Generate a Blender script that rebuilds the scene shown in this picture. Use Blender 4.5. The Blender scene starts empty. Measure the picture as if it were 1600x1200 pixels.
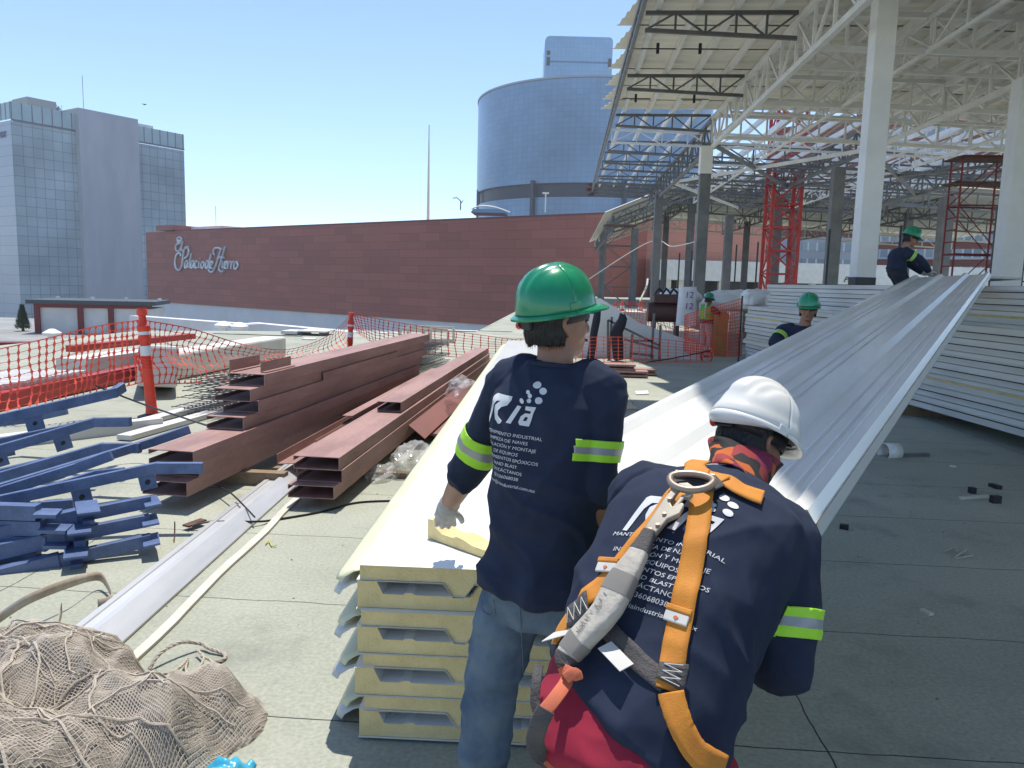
import bpy, bmesh, math, random
from mathutils import Vector, Matrix, noise
from mathutils.bvhtree import BVHTree
random.seed(7)
rad = math.radians
V = Vector
SC = bpy.context.scene
COL = SC.collection
# ------------------------------------------------------------------ camera
EYE = V((0, 0, 1.66)); FPX = 1209.0
YAW, PITCH, ROLL = rad(3.8), rad(-7.4), rad(1.5)
cam = bpy.data.cameras.new('camera'); cam_o = bpy.data.objects.new('camera', cam); COL.objects.link(cam_o)
cam.sensor_fit = 'HORIZONTAL'; cam.sensor_width = 36.0; cam.lens = 36.0 * FPX / 1600.0
cam.clip_start = 0.05; cam.clip_end = 6000
CR = Matrix.Rotation(YAW, 3, 'Z') @ Matrix.Rotation(math.pi / 2 + PITCH, 3, 'X') @ Matrix.Rotation(ROLL, 3, 'Z')
cam_o.matrix_world = Matrix.Translation(EYE) @ CR.to_4x4()
SC.camera = cam_o
# ------------------------------------------------------------------ light
SUN_EL, SUN_AZ = rad(72), rad(-6)          # azimuth clockwise from +Y
world = bpy.data.worlds.new('World'); SC.world = world; world.use_nodes = True
wn = world.node_tree; wn.nodes.clear()
sky = wn.nodes.new('ShaderNodeTexSky'); sky.sky_type = 'NISHITA'; sky.sun_disc = False
sky.sun_elevation = SUN_EL; sky.sun_rotation = SUN_AZ; sky.altitude = 2200; sky.air_density = 1.0; sky.dust_density = .6; sky.ozone_density = 2.4
bg = wn.nodes.new('ShaderNodeBackground'); bg.inputs[1].default_value = 0.15
wo = wn.nodes.new('ShaderNodeOutputWorld')
wn.links.new(sky.outputs[0], bg.inputs[0]); wn.links.new(bg.outputs[0], wo.inputs[0])
sun = bpy.data.lights.new('sun', 'SUN'); sun.energy = 3.5; sun.angle = rad(0.55); sun.color = (1, 0.95, 0.87)
sun_o = bpy.data.objects.new('sun', sun); COL.objects.link(sun_o)
sd = V((math.sin(SUN_AZ) * math.cos(SUN_EL), math.cos(SUN_AZ) * math.cos(SUN_EL), math.sin(SUN_EL)))
sun_o.rotation_euler = sd.to_track_quat('Z', 'Y').to_euler(); sun_o.location = (0, 0, 30)
SC.view_settings.view_transform = 'Standard'; SC.view_settings.look = 'None'
SC.view_settings.exposure = 0.66; SC.view_settings.gamma = 1.0
# ------------------------------------------------------------------ helpers
def ray(px, py): return CR @ V(((px - 800) / FPX, -(py - 600) / FPX, -1.0))
def P(px, py, Y):                       # point of the plane y = Y
    d = ray(px, py); return EYE + d * (Y / d.y)
def PZ(px, py, z=0.0):                  # point of the plane z
    d = ray(px, py); return EYE + d * ((z - EYE.z) / d.z)
def CW(xc, d, z):                       # right / forward offsets of the viewer's heading
    return V((xc * math.cos(YAW) - d * math.sin(YAW), xc * math.sin(YAW) + d * math.cos(YAW), z))
def s(r, g, b):
    f = lambda c: (c / 255 / 12.92) if c / 255 <= .04045 else ((c / 255 + .055) / 1.055) ** 2.4
    return (f(r), f(g), f(b), 1)
def g(v): return (v, v, v, 1)
ORG = {}
class MB:
    def __init__(self): self.v = []; self.f = []; self.m = []
    def add(self, vs, fs, m=0):
        o = len(self.v); self.v += [V(x) for x in vs]
        for q in fs: self.f.append(tuple(i + o for i in q)); self.m.append(m)
        return self
    def hexa(self, c8, m=0):
        return self.add(c8, [(0, 3, 2, 1), (4, 5, 6, 7), (0, 1, 5, 4), (1, 2, 6, 5), (2, 3, 7, 6), (3, 0, 4, 7)], m)
    def box(self, lo, hi, m=0):
        x0, y0, z0 = lo; x1, y1, z1 = hi
        return self.hexa([(x0, y0, z0), (x1, y0, z0), (x1, y1, z0), (x0, y1, z0), (x0, y0, z1), (x1, y0, z1), (x1, y1, z1), (x0, y1, z1)], m)
    def bar(self, p0, p1, w, h, up=(0, 0, 1), m=0):
        p0 = V(p0); p1 = V(p1); d = (p1 - p0).normalized(); u = V(up)
        if abs(d.dot(u)) > .98: u = V((1, 0, 0))
        r = d.cross(u).normalized() * (w / 2); t = r.cross(d).normalized() * (h / 2)
        return self.hexa([p0 - r - t, p0 + r - t, p0 + r + t, p0 - r + t, p1 - r - t, p1 + r - t, p1 + r + t, p1 - r + t], m)
    def loft(self, rings, m=0, cap=True, closed=True):
        n = len(rings[0]); vs = [p for r in rings for p in r]; fs = []
        for i in range(len(rings) - 1):
            for j in range(n if closed else n - 1):
                a = i * n + j; b = i * n + (j + 1) % n
                fs.append((a, b, b + n, a + n))
        if cap: fs.append(tuple(range(n - 1, -1, -1))); fs.append(tuple(range((len(rings) - 1) * n, len(rings) * n)))
        return self.add(vs, fs, m)
    def tube(self, pts, r, n=6, m=0, cap=True):
        pts = [V(p) for p in pts]; rings = []; u = None
        for i, p in enumerate(pts):
            d = (pts[min(i + 1, len(pts) - 1)] - pts[max(i - 1, 0)])
            if d.length < 1e-9: d = V((0, 0, 1))
            d.normalize()
            if u is None:
                u = d.orthogonal().normalized()
            else:
                u = (u - d * u.dot(d)); u = u.normalized() if u.length > 1e-6 else d.orthogonal().normalized()
            w = d.cross(u); rr = r[i] if isinstance(r, (list, tuple)) else r
            rings.append([p + (u * math.cos(a) + w * math.sin(a)) * rr for a in [2 * math.pi * k / n for k in range(n)]])
        return self.loft(rings, m, cap)
    def prism(self, poly, o, ex, ey, ext, m=0, cap=True):
        o = V(o); ex = V(ex); ey = V(ey); ext = V(ext)
        a = [o + ex * x + ey * y for x, y in poly]
        return self.loft([a, [p + ext for p in a]], m, cap)
    def grid(self, fn, nu, nv, m=0):
        vs = [fn(i / nu, j / nv) for j in range(nv + 1) for i in range(nu + 1)]
        fs = [(j * (nu + 1) + i, j * (nu + 1) + i + 1, (j + 1) * (nu + 1) + i + 1, (j + 1) * (nu + 1) + i) for j in range(nv) for i in range(nu)]
        return self.add(vs, fs, m)
    def build(self, name, mats, parent=None, loc=None, smooth=None, bevel=0, solid=0, fix=True):
        if not isinstance(mats, (list, tuple)): mats = [mats]
        if parent is not None: org = ORG[parent]
        elif loc is not None: org = V(loc)
        else:
            xs = [p.x for p in self.v]; ys = [p.y for p in self.v]
            org = V(((min(xs) + max(xs)) / 2, (min(ys) + max(ys)) / 2, min(p.z for p in self.v)))
        me = bpy.data.meshes.new(name)
        me.from_pydata([p - org for p in self.v], [], self.f)
        for q in mats: me.materials.append(q)
        if len(mats) > 1: me.polygons.foreach_set('material_index', self.m)
        if fix:
            bm = bmesh.new(); bm.from_mesh(me); bmesh.ops.recalc_face_normals(bm, faces=bm.faces); bm.to_mesh(me); bm.free()
        if smooth is not None:
            me.shade_smooth()
            if smooth < 180: me.set_sharp_from_angle(angle=rad(smooth))
        o = bpy.data.objects.new(name, me); COL.objects.link(o)
        if parent is not None: o.parent = parent
        else: o.location = org
        ORG[o] = org
        if bevel:
            b = o.modifiers.new('bevel', 'BEVEL'); b.width = bevel; b.segments = 2; b.limit_method = 'ANGLE'; b.angle_limit = rad(40)
        if solid:
            b = o.modifiers.new('solid', 'SOLIDIFY'); b.thickness = solid; b.offset = 0
        return o
def tag(o, label=None, cat=None, group=None, kind=None):
    if label: o['label'] = label
    if cat: o['category'] = cat
    if group: o['group'] = group
    if kind: o['kind'] = kind
    return o
def thing(name, label, cat, loc=(0, 0, 0), group=None):
    o = bpy.data.objects.new(name, None); COL.objects.link(o); o.location = V(loc); o.empty_display_size = .2
    ORG[o] = V(loc)
    return tag(o, label, cat, group)
def copy_tree(o, parent=None):
    c = o.copy(); COL.objects.link(c); c.parent = parent; ORG[c] = ORG[o]
    for ch in list(o.children): copy_tree(ch, c)
    return c
def place(o, loc, rz=0, rx=0, ry=0, label=None):
    o.location = V(loc); o.rotation_euler = (rx, ry, rz)
    if label: o['label'] = label
    return o
# ------------------------------------------------------------------ materials
def mat(name, col, rough=.6, metal=0, col2=None, scale=6, mix=(.35, .65), bump=0, bscale=40, spec=.5, stretch=None, coat=0, detail=5, alpha=None, trans=0, sub=0, fine=0):
    m = bpy.data.materials.new(name); m.use_nodes = True; nt = m.node_tree; N = nt.nodes; L = nt.links
    b = N['Principled BSDF']; b.inputs['Roughness'].default_value = rough; b.inputs['Metallic'].default_value = metal
    b.inputs['Specular IOR Level'].default_value = spec; b.inputs['Coat Weight'].default_value = coat; b.inputs['Coat Roughness'].default_value = .12
    b.inputs['Transmission Weight'].default_value = trans
    if alpha is not None: b.inputs['Alpha'].default_value = alpha
    if sub: b.inputs['Subsurface Weight'].default_value = sub; b.inputs['Subsurface Radius'].default_value = (.02, .008, .004); b.inputs['Subsurface Scale'].default_value = .3
    tc = N.new('ShaderNodeTexCoord'); src = tc.outputs['Object']
    if stretch:
        mp = N.new('ShaderNodeMapping'); mp.inputs['Scale'].default_value = stretch; L.new(src, mp.inputs[0]); src = mp.outputs[0]
    if col2 is None: col2 = tuple(c * .82 for c in col[:3]) + (1,)
    nz = N.new('ShaderNodeTexNoise'); nz.inputs['Scale'].default_value = scale; nz.inputs['Detail'].default_value = detail; nz.inputs['Roughness'].default_value = .62
    L.new(src, nz.inputs['Vector'])
    rp = N.new('ShaderNodeValToRGB'); rp.color_ramp.elements[0].position = mix[0]; rp.color_ramp.elements[1].position = mix[1]
    rp.color_ramp.elements[0].color = col2; rp.color_ramp.elements[1].color = col
    L.new(nz.outputs['Fac'], rp.inputs[0]); cout = rp.outputs[0]
    if fine:
        n2 = N.new('ShaderNodeTexNoise'); n2.inputs['Scale'].default_value = bscale * 2; n2.inputs['Detail'].default_value = 3; L.new(src, n2.inputs['Vector'])
        mx = N.new('ShaderNodeMix'); mx.data_type = 'RGBA'; mx.blend_type = 'OVERLAY'; mx.inputs[0].default_value = fine
        L.new(cout, mx.inputs[6]); L.new(n2.outputs['Fac'], mx.inputs[7]); cout = mx.outputs[2]
    L.new(cout, b.inputs['Base Color'])
    if bump:
        nb = N.new('ShaderNodeTexNoise'); nb.inputs['Scale'].default_value = bscale; nb.inputs['Detail'].default_value = 4; L.new(src, nb.inputs['Vector'])
        bp = N.new('ShaderNodeBump'); bp.inputs['Strength'].default_value = bump; bp.inputs['Distance'].default_value = .02
        L.new(nb.outputs['Fac'], bp.inputs['Height']); L.new(bp.outputs[0], b.inputs['Normal'])
    m['cout'] = 0
    return m
def brick(name, c1, c2, mortar, w, h, msize, off=.5, rough=.5, spec=.5, axis='XZ', metal=0, bump=.0, vary=0, scale_n=.05, trans=None):
    """panels or panes in a regular bond on the object's local XZ plane"""
    m = mat(name, c1, rough, metal, spec=spec); nt = m.node_tree; N = nt.nodes; L = nt.links; b = N['Principled BSDF']
    tc = N.new('ShaderNodeTexCoord'); sp = N.new('ShaderNodeSeparateXYZ'); L.new(tc.outputs['Object'], sp.inputs[0])
    cb = N.new('ShaderNodeCombineXYZ'); L.new(sp.outputs[axis[0]], cb.inputs[0]); L.new(sp.outputs[axis[1]], cb.inputs[1])
    bt = N.new('ShaderNodeTexBrick'); bt.offset = off; bt.inputs['Scale'].default_value = 1; bt.inputs['Brick Width'].default_value = w
    bt.inputs['Row Height'].default_value = h; bt.inputs['Mortar Size'].default_value = msize; bt.inputs['Mortar Smooth'].default_value = 0
    bt.inputs['Color1'].default_value = c1; bt.inputs['Color2'].default_value = c2; bt.inputs['Mortar'].default_value = mortar
    L.new(cb.outputs[0], bt.inputs['Vector'])
    nz = N.new('ShaderNodeTexNoise'); nz.inputs['Scale'].default_value = scale_n; nz.inputs['Detail'].default_value = 3; L.new(tc.outputs['Object'], nz.inputs['Vector'])
    mx = N.new('ShaderNodeMix'); mx.data_type = 'RGBA'; mx.blend_type = 'OVERLAY'; mx.inputs[0].default_value = vary
    L.new(bt.outputs['Color'], mx.inputs[6]); L.new(nz.outputs['Fac'], mx.inputs[7]); L.new(mx.outputs[2], b.inputs['Base Color'])
    if bump:
        bp = N.new('ShaderNodeBump'); bp.inputs['Strength'].default_value = bump; bp.inputs['Distance'].default_value = .05; bp.invert = True
        L.new(bt.outputs['Fac'], bp.inputs['Height']); L.new(bp.outputs[0], b.inputs['Normal'])
    return m
M = {}
M['white_paint'] = mat('white_paint', (.80, .79, .76, 1), .45, col2=(.70, .69, .66, 1), scale=1.5, bump=.03)
M['cream_sheet'] = mat('cream_sheet', (.84, .80, .72, 1), .5, col2=(.78, .74, .65, 1), scale=.8)
M['grey_steel'] = mat('grey_steel', g(.17), .5, col2=(.11, .115, .12, 1), scale=2)
M['dark_steel'] = mat('dark_steel', g(.085), .5, col2=(.05, .052, .055, 1), scale=2)
M['black'] = mat('black', (.012, .013, .016, 1), .55)
M['black_paint'] = mat('black_paint', (.02, .024, .03, 1), .45)
M['red_steel'] = mat('red_steel', (.45, .035, .03, 1), .5, col2=(.32, .025, .02, 1), scale=3)
M['rust'] = mat('rust', (.16, .07, .04, 1), .8, col2=(.07, .03, .02, 1), scale=8)
M['white_wall'] = mat('white_wall', (.70, .69, .66, 1), .8, col2=(.58, .57, .55, 1), scale=.35, bump=.05)
M['grey_wall'] = mat('grey_wall', (.80, .79, .76, 1), .8, col2=(.72, .71, .69, 1), scale=.2)
M['concrete_face'] = mat('concrete_face', (.50, .51, .52, 1), .85, col2=(.42, .43, .45, 1), scale=.15, stretch=(1, 1, .25))
M['asphalt'] = mat('asphalt', g(.06), .9)
M['sign_silver'] = mat('sign_silver', (.75, .77, .8, 1), .35, .3)
M['sign_blue'] = mat('sign_blue', (.02, .06, .2, 1), .4)
M['sign_red'] = mat('sign_red', (.5, .03, .03, 1), .4)
M['leaf'] = mat('leaf', (.035, .06, .02, 1), .6, scale=4)
M['galv'] = mat('galv', (.62, .62, .61, 1), .42, .35, col2=(.48, .48, .48, 1), scale=5, stretch=(1, .15, 1))
# ------------------------------------------------------------------ deck, far ground
def deck_material():
    m = mat('deck_concrete', (.40, .405, .325, 1), .82, col2=(.27, .285, .225, 1), scale=.5, mix=(.3, .66), bump=.18, bscale=26, fine=.35)
    nt = m.node_tree; N = nt.nodes; L = nt.links; b = N['Principled BSDF']; src = b.inputs['Base Color'].links[0].from_socket
    tc = N.new('ShaderNodeTexCoord')
    # dark stains with their own edges
    n1 = N.new('ShaderNodeTexNoise'); n1.inputs['Scale'].default_value = 1.15; n1.inputs['Detail'].default_value = 6; n1.inputs['Roughness'].default_value = .7; L.new(tc.outputs['Object'], n1.inputs['Vector'])
    r1 = N.new('ShaderNodeValToRGB'); r1.color_ramp.elements[0].position = .54; r1.color_ramp.elements[1].position = .74; L.new(n1.outputs['Fac'], r1.inputs[0])
    r1.color_ramp.elements[0].color = (0, 0, 0, 1); r1.color_ramp.elements[1].color = (.75, .75, .75, 1)
    mx = N.new('ShaderNodeMix'); mx.data_type = 'RGBA'; L.new(r1.outputs[0], mx.inputs[0]); L.new(src, mx.inputs[6]); mx.inputs[7].default_value = (.16, .175, .15, 1)
    # speckle of grit
    v = N.new('ShaderNodeTexVoronoi'); v.inputs['Scale'].default_value = 34; L.new(tc.outputs['Object'], v.inputs['Vector'])
    r2 = N.new('ShaderNodeValToRGB'); r2.color_ramp.elements[0].position = .05; r2.color_ramp.elements[1].position = .12; r2.color_ramp.elements[0].color = g(1); r2.color_ramp.elements[1].color = g(0)
    L.new(v.outputs['Distance'], r2.inputs[0])
    n3 = N.new('ShaderNodeTexNoise'); n3.inputs['Scale'].default_value = 3.1; L.new(tc.outputs['Object'], n3.inputs['Vector'])
    mm = N.new('ShaderNodeMath'); mm.operation = 'MULTIPLY'; L.new(r2.outputs[0], mm.inputs[0]); L.new(n3.outputs['Fac'], mm.inputs[1])
    m2 = N.new('ShaderNodeMix'); m2.data_type = 'RGBA'; L.new(mm.outputs[0], m2.inputs[0]); L.new(mx.outputs[2], m2.inputs[6]); m2.inputs[7].default_value = (.5, .49, .44, 1)
    # joints of the slabs, slightly crooked
    sp = N.new('ShaderNodeSeparateXYZ'); n4 = N.new('ShaderNodeTexNoise'); n4.inputs['Scale'].default_value = 2.5; n4.inputs['Detail'].default_value = 4
    L.new(tc.outputs['Object'], sp.inputs[0]); L.new(tc.outputs['Object'], n4.inputs['Vector'])
    def joint(sock, period, shift, halfw):
        a = N.new('ShaderNodeMath'); a.operation = 'MULTIPLY_ADD'; L.new(n4.outputs['Fac'], a.inputs[0]); a.inputs[1].default_value = .05; L.new(sock, a.inputs[2])
        c = N.new('ShaderNodeMath'); c.operation = 'MULTIPLY_ADD'; L.new(a.outputs[0], c.inputs[0]); c.inputs[1].default_value = 1 / period; c.inputs[2].default_value = shift
        d = N.new('ShaderNodeMath'); d.operation = 'FRACT'; L.new(c.outputs[0], d.inputs[0])
        e = N.new('ShaderNodeMath'); e.operation = 'LESS_THAN'; L.new(d.outputs[0], e.inputs[0]); e.inputs[1].default_value = halfw / period
        return e.outputs[0]
    j1 = joint(sp.outputs['Y'], 1.03, .36, .007); j2 = joint(sp.outputs['X'], 3.9, .736, .007)
    mj = N.new('ShaderNodeMath'); mj.operation = 'MAXIMUM'; L.new(j1, mj.inputs[0]); L.new(j2, mj.inputs[1])
    m3 = N.new('ShaderNodeMix'); m3.data_type = 'RGBA'; L.new(mj.outputs[0], m3.inputs[0]); L.new(m2.outputs[2], m3.inputs[6]); m3.inputs[7].default_value = (.035, .036, .03, 1)
    L.new(m3.outputs[2], b.inputs['Base Color'])
    return m
M['deck'] = deck_material()
def slab(name, poly, z0, z1, m, kind='structure'):
    mb = MB(); mb.prism(poly, (0, 0, z0), (1, 0, 0), (0, 1, 0), (0, 0, z1 - z0)); return tag(mb.build(name, m, loc=(0, 0, 0)), kind=kind)
slab('ground', [(-900, -60), (900, -60), (900, 900), (-900, 900)], -23, -22, M['asphalt'])
slab('roof_deck', [(-12.5, -8), (70, -8), (70, 135), (-3, 135), (-3, 26), (-12.5, 22)], -.5, 0, M['deck'])
slab('lower_roof', [(-260, 10), (-12.6, 10), (-12.6, 22.5), (-3.2, 26.5), (-3.2, 75), (-260, 90)], -3.8, -3.3, mat('lower_roof', (.33,.33,.31,1), .9, col2=(.22,.22,.21,1), scale=.3, bump=.1))
# ------------------------------------------------------------------ maroon department store
def framed(o, xdir):
    """turn a thing so that local +X runs along xdir"""
    o.rotation_euler.z = math.atan2(xdir.y, xdir.x)
A = CW((952 - 800) / FPX * 120, 120, 0); dirw = CW(-.788, .616, 0).normalized(); LEN = 144.0
B = A + dirw * LEN
M['maroon'] = brick('maroon_cladding', (.42, .145, .10, 1), (.34, .115, .083, 1), (.23, .08, .062, 1), 5.2, 1.5, .03, .37, .7, .3, vary=.15, scale_n=.035)
M['salmon'] = brick('salmon_cladding', (.52, .24, .17, 1), (.47, .21, .15, 1), (.38, .17, .12, 1), 5.0, 1.5, .03, .5, .7, .3, vary=.05)
store = thing('department_store', 'long maroon clad store with silver script lettering beyond the rooftop', 'building', (B.x, B.y, 0))
framed(store, -dirw)
ORG[store] = V((0, 0, 0))              # its parts are written in local metres: x along the wall, y away, z up
zt, zb = 12.6, -5.6
mb = MB().box((0, 0, zb), (LEN, 40, zt)); mb.build('wall', M['maroon'], store)
MB().box((7.5, -1.0, zb + 18.4), (15.5, 12, zt + 1.5)).build('roof_block', M['maroon'], store)
MB().box((0, .35, -22), (LEN, 39, zb - .02)).build('base_wall', M['grey_wall'], store)
cp = MB().box((15.6, -.12, zt), (LEN + .1, 1.2, zt + .25)); cp.build('coping', mat('coping_maroon', s(120, 72, 70), .7), store)
MB().box((15.7, 4, zt + .02), (30, 14, zt + 1.3)).build('roof_hut', M['white_wall'], store)
hb = MB().tube([(24, 6, zt), (24, 6, zt + 6.5)], .09, 5); hb.build('antenna', M['white_paint'], store)
mm_ = MB()
for zz in range(12):
    mm_.bar((96.5, 8, zt + zz * 1.6), (96.5, 8, zt + zz * 1.6 + 1.6), .42 - .025 * zz, .42 - .025 * zz)
mm_.build('antenna_mast', M['white_paint'], store)
# script sign : strokes drawn by hand in sign units, mapped on the wall
SX0, SX1 = 15.2, 43.5; SZ0 = 2.9
def sign_pt(cx, cy, px0=310, px1=1195, pyb=640, zsc=None):
    u = (cx - px0) / (px1 - px0); w = SX0 + u * (SX1 - SX0)
    return V((w, -.28, SZ0 + (pyb - cy) * .018))
def bez(pts, n=10):
    out = []; q = [pts[0]] + list(pts) + [pts[-1]]
    for i in range(1, len(q) - 2):
        for k in range(n):
            t = k / n; a, b, c, d = q[i - 1], q[i], q[i + 1], q[i + 2]
            out.append(tuple(.5 * ((2 * b[j]) + (-a[j] + c[j]) * t + (2 * a[j] - 5 * b[j] + 4 * c[j] - d[j]) * t * t + (-a[j] + 3 * b[j] - 3 * c[j] + d[j]) * t ** 3) for j in range(len(b))))
    out.append(tuple(pts[-1])); return out
letters = {
 'E': [[(345, 215), (365, 195), (395, 190), (420, 215), (400, 240), (370, 228), (360, 250), (395, 270), (345, 290), (325, 335), (345, 380), (385, 370), (405, 330)]],
 'l': [[(435, 240), (420, 300), (410, 350), (412, 380)]],
 'P': [[(520, 325), (470, 335), (440, 420), (425, 520), (410, 590), (370, 645), (325, 620), (310, 540), (335, 440), (380, 405), (410, 450)], [(430, 385), (470, 345), (510, 340), (522, 390), (500, 450), (455, 480)]],
 'a': [[(505, 525), (480, 515), (458, 560), (460, 610), (485, 600), (505, 530), (498, 590), (508, 612)]],
 'l2': [[(562, 410), (540, 500), (528, 580), (538, 612)]],
 'a2': [[(595, 525), (570, 515), (550, 560), (552, 610), (575, 600), (597, 530), (590, 590), (600, 612)]],
 'c': [[(645, 530), (622, 518), (608, 565), (615, 612), (642, 600)]],
 'i': [[(672, 520), (660, 580), (668, 612)], [(682, 478), (684, 486)]],
 'o': [[(722, 520), (700, 545), (695, 600), (715, 612), (738, 570), (728, 522)]],
 'd': [[(808, 525), (782, 515), (760, 560), (762, 610), (785, 600), (808, 530)], [(838, 420), (815, 510), (800, 590), (810, 612)]],
 'e': [[(830, 575), (858, 540), (845, 518), (825, 550), (822, 605), (850, 605)]],
 'H': [[(885, 440), (868, 400), (890, 350), (940, 345), (985, 360)], [(975, 350), (935, 470), (900, 570), (860, 650), (820, 660), (795, 630)], [(1030, 330), (990, 450), (955, 560), (940, 620), (970, 655), (1000, 640)], [(920, 480), (960, 465), (1000, 470)]],
 'i2': [[(1000, 520), (985, 580), (995, 612)], [(1012, 470), (1014, 478)]],
 'e2': [[(1022, 575), (1050, 540), (1040, 518), (1020, 550), (1016, 605), (1044, 605)]],
 'r': [[(1070, 518), (1055, 612)], [(1062, 560), (1085, 525), (1098, 530)]],
 'r2': [[(1112, 518), (1097, 612)], [(1104, 560), (1126, 525), (1138, 530)]],
 'o2': [[(1172, 520), (1148, 545), (1140, 600), (1162, 618), (1190, 570), (1178, 522)]]}
for k_, st in letters.items():
    mb = MB()
    for q in st: mb.tube([sign_pt(*p) for p in bez(q, 6)], .27, 6)
    mb.build('sign_letter', M['sign_silver'], store)
# ------------------------------------------------------------------ left office tower
M['curtain'] = brick('curtain_glass', (.33, .42, .44, 1), (.40, .49, .50, 1), (.18, .23, .25, 1), 3.55, 3.62, .12, 0, .32, .5, vary=1.0, scale_n=.035)  # strong overlay noise paints uneven reflections into the glass colour
M['curtain2'] = brick('curtain_glass_pale', (.44, .49, .54, 1), (.48, .53, .58, 1), (.27, .31, .35, 1), 14.0, 3.62, .1, 0, .32, .5, axis='YZ', vary=.2, scale_n=.03)
D = 290.0
oc = CW((33 - 800) / FPX * D, D, 0); dr = CW(math.sin(rad(33.5)), math.cos(rad(33.5)), 0)
tow = thing('office_tower', 'pale glass office block with a blank concrete shaft left of the maroon store', 'building', (oc.x, oc.y, 0)); framed(tow, dr); ORG[tow] = V((0, 0, 0))
TW = .239 * D; zt2 = 1.66 + 253 / FPX * D - 7
zb2 = -22
MB().box((0, .25, zb2), (TW, 46, zt2)).build('curtain_wall', M['curtain'], tow)
MB().box((-.02, .6, zb2), (.24, 46, zt2 + .4)).build('side_curtain_wall', M['curtain2'], tow)
gp = mat('parapet_glass', (.42, .55, .55, 1), .25, col2=(.36, .48, .48, 1), scale=.2)
fr = mat('tower_frame', (.11, .14, .16, 1), .5)
for (x0, x1) in ((0, .079 * D - .3), (.162 * D + .3, TW)):
    p = MB().box((x0, .1, zt2 + .9), (x1, .35, zt2 + 6.9)); po = p.build('glass_parapet', gp, tow)
    q = MB(); n = int((x1 - x0) / 3.55)
    for i in range(n + 1): q.box((x0 + i * 3.55, -.1, zt2 + .9), (x0 + i * 3.55 + .22, .09, zt2 + 7.0))
    q.box((x0, -.12, zt2 + .2), (x1, .4, zt2 + .88)); q.build('parapet_frame', fr, po)
p = MB().box((0, .5, zt2 + .9), (.2, 46, zt2 + 6.9)); po = p.build('glass_parapet', gp, tow)
q = MB()
for i in range(12): q.box((-.15, .5 + i * 3.6, zt2 + .9), (-.01, .75 + i * 3.6, zt2 + 7))
q.build('parapet_frame', fr, po)
x0, x1 = .079 * D, .162 * D
MB().box((x0, -2.4, zb2), (x1, 20, zt2 + 9.0)).build('concrete_shaft', M['concrete_face'], tow)
MB().box((8.5, 6, zt2), (19, 18, zt2 + 11)).build('plant_room', mat('plant_room_wall', (.40, .39, .36, 1), .8), tow)
MB().box((.162 * D + .6, 8, zt2 + 5), (.162 * D + 13, 20, zt2 + 9.5)).build('roof_awning', M['white_wall'], tow)
MB().tube([(x0 + 6, 5, zt2 + 9), (x0 + 6, 5, zt2 + 23)], .11, 5).build('antenna', M['grey_steel'], tow)
q = MB(); random.seed(3)
for i in range(260):
    c = V((19.5 + random.random() * 3.6 + random.gauss(0, .3), 10 + random.random() * 5, zt2 + 7.2 + abs(random.gauss(0, 1.6)) + random.random()))
    a = V((random.gauss(0, 1), random.gauss(0, 1), random.gauss(0, 1))).normalized() * .55; b = a.orthogonal().normalized() * .4
    q.add([c - a, c + b, c + a, c - b], [(0, 1, 2, 3)])
q.build('roof_plants', M['leaf'], tow)
def text_mesh(body, size=1.0, shear=0, extrude=0, sub=0, align='LEFT', space=1.0):
    cu = bpy.data.curves.new('text', 'FONT'); cu.body = body; cu.size = size; cu.shear = shear; cu.extrude = extrude; cu.align_x = align; cu.resolution_u = 3; cu.space_character = space
    o = bpy.data.objects.new('text', cu); COL.objects.link(o); dg = bpy.context.evaluated_depsgraph_get()
    me = bpy.data.meshes.new_from_object(o.evaluated_get(dg)); bpy.data.objects.remove(o); bpy.data.curves.remove(cu)
    vs = [v.co.copy() for v in me.vertices]; fs = [tuple(p.vertices) for p in me.polygons]; bpy.data.meshes.remove(me)
    return vs, fs
vs, fs = text_mesh('Banamex', 4.6, .25, .12)
q = MB().add([V((-.3 + v.z, 3.0 + (18.5 - v.x) * 1.0, zt2 - 5.2 + v.y)) for v in vs], fs); q.build('sign_letters', M['sign_blue'], tow)
q = MB(); q.prism([(math.cos(a) * 2.1, math.sin(a) * 2.1) for a in [k * math.pi / 10 for k in range(20)]], (-.5, 23.5, zt2 - 4.5), (0, 1, 0), (0, 0, 1), (.3, 0, 0)); q.build('sign_emblem', M['sign_red'], tow)
# ------------------------------------------------------------------ round glass tower and neighbours
M['blue_glass'] = mat('blue_glass', (.10, .20, .33, 1), .22, .35, col2=(.08, .165, .28, 1), scale=.03, spec=.6)
def drum_mat(name, c1, c2, mo, w, h):
    m = brick(name, c1, c2, mo, w, h, .09, 0, .3, .6, vary=.85, scale_n=.022)  # overlay noise puts broad reflections into the drum's colour
    nt = m.node_tree; N = nt.nodes; L = nt.links; cb = [n for n in N if n.type == 'COMBXYZ'][0]; tc = [n for n in N if n.type == 'TEX_COORD'][0]
    sp = [n for n in N if n.type == 'SEPXYZ'][0]
    at = N.new('ShaderNodeMath'); at.operation = 'ARCTAN2'; L.new(sp.outputs['X'], at.inputs[0]); L.new(sp.outputs['Y'], at.inputs[1])
    mu = N.new('ShaderNodeMath'); mu.operation = 'MULTIPLY'; mu.inputs[1].default_value = 45; L.new(at.outputs[0], mu.inputs[0]); L.new(mu.outputs[0], cb.inputs[0])
    return m
M['drum_glass'] = drum_mat('drum_glass', (.18, .32, .47, 1), (.21, .36, .51, 1), (.145, .275, .42, 1), 2.2, 1.9)
dc = CW((913 - 800) / FPX * 330, 330, 0)
rt = thing('round_tower', 'round blue glass tower standing behind the maroon store', 'building', dc)
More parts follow.
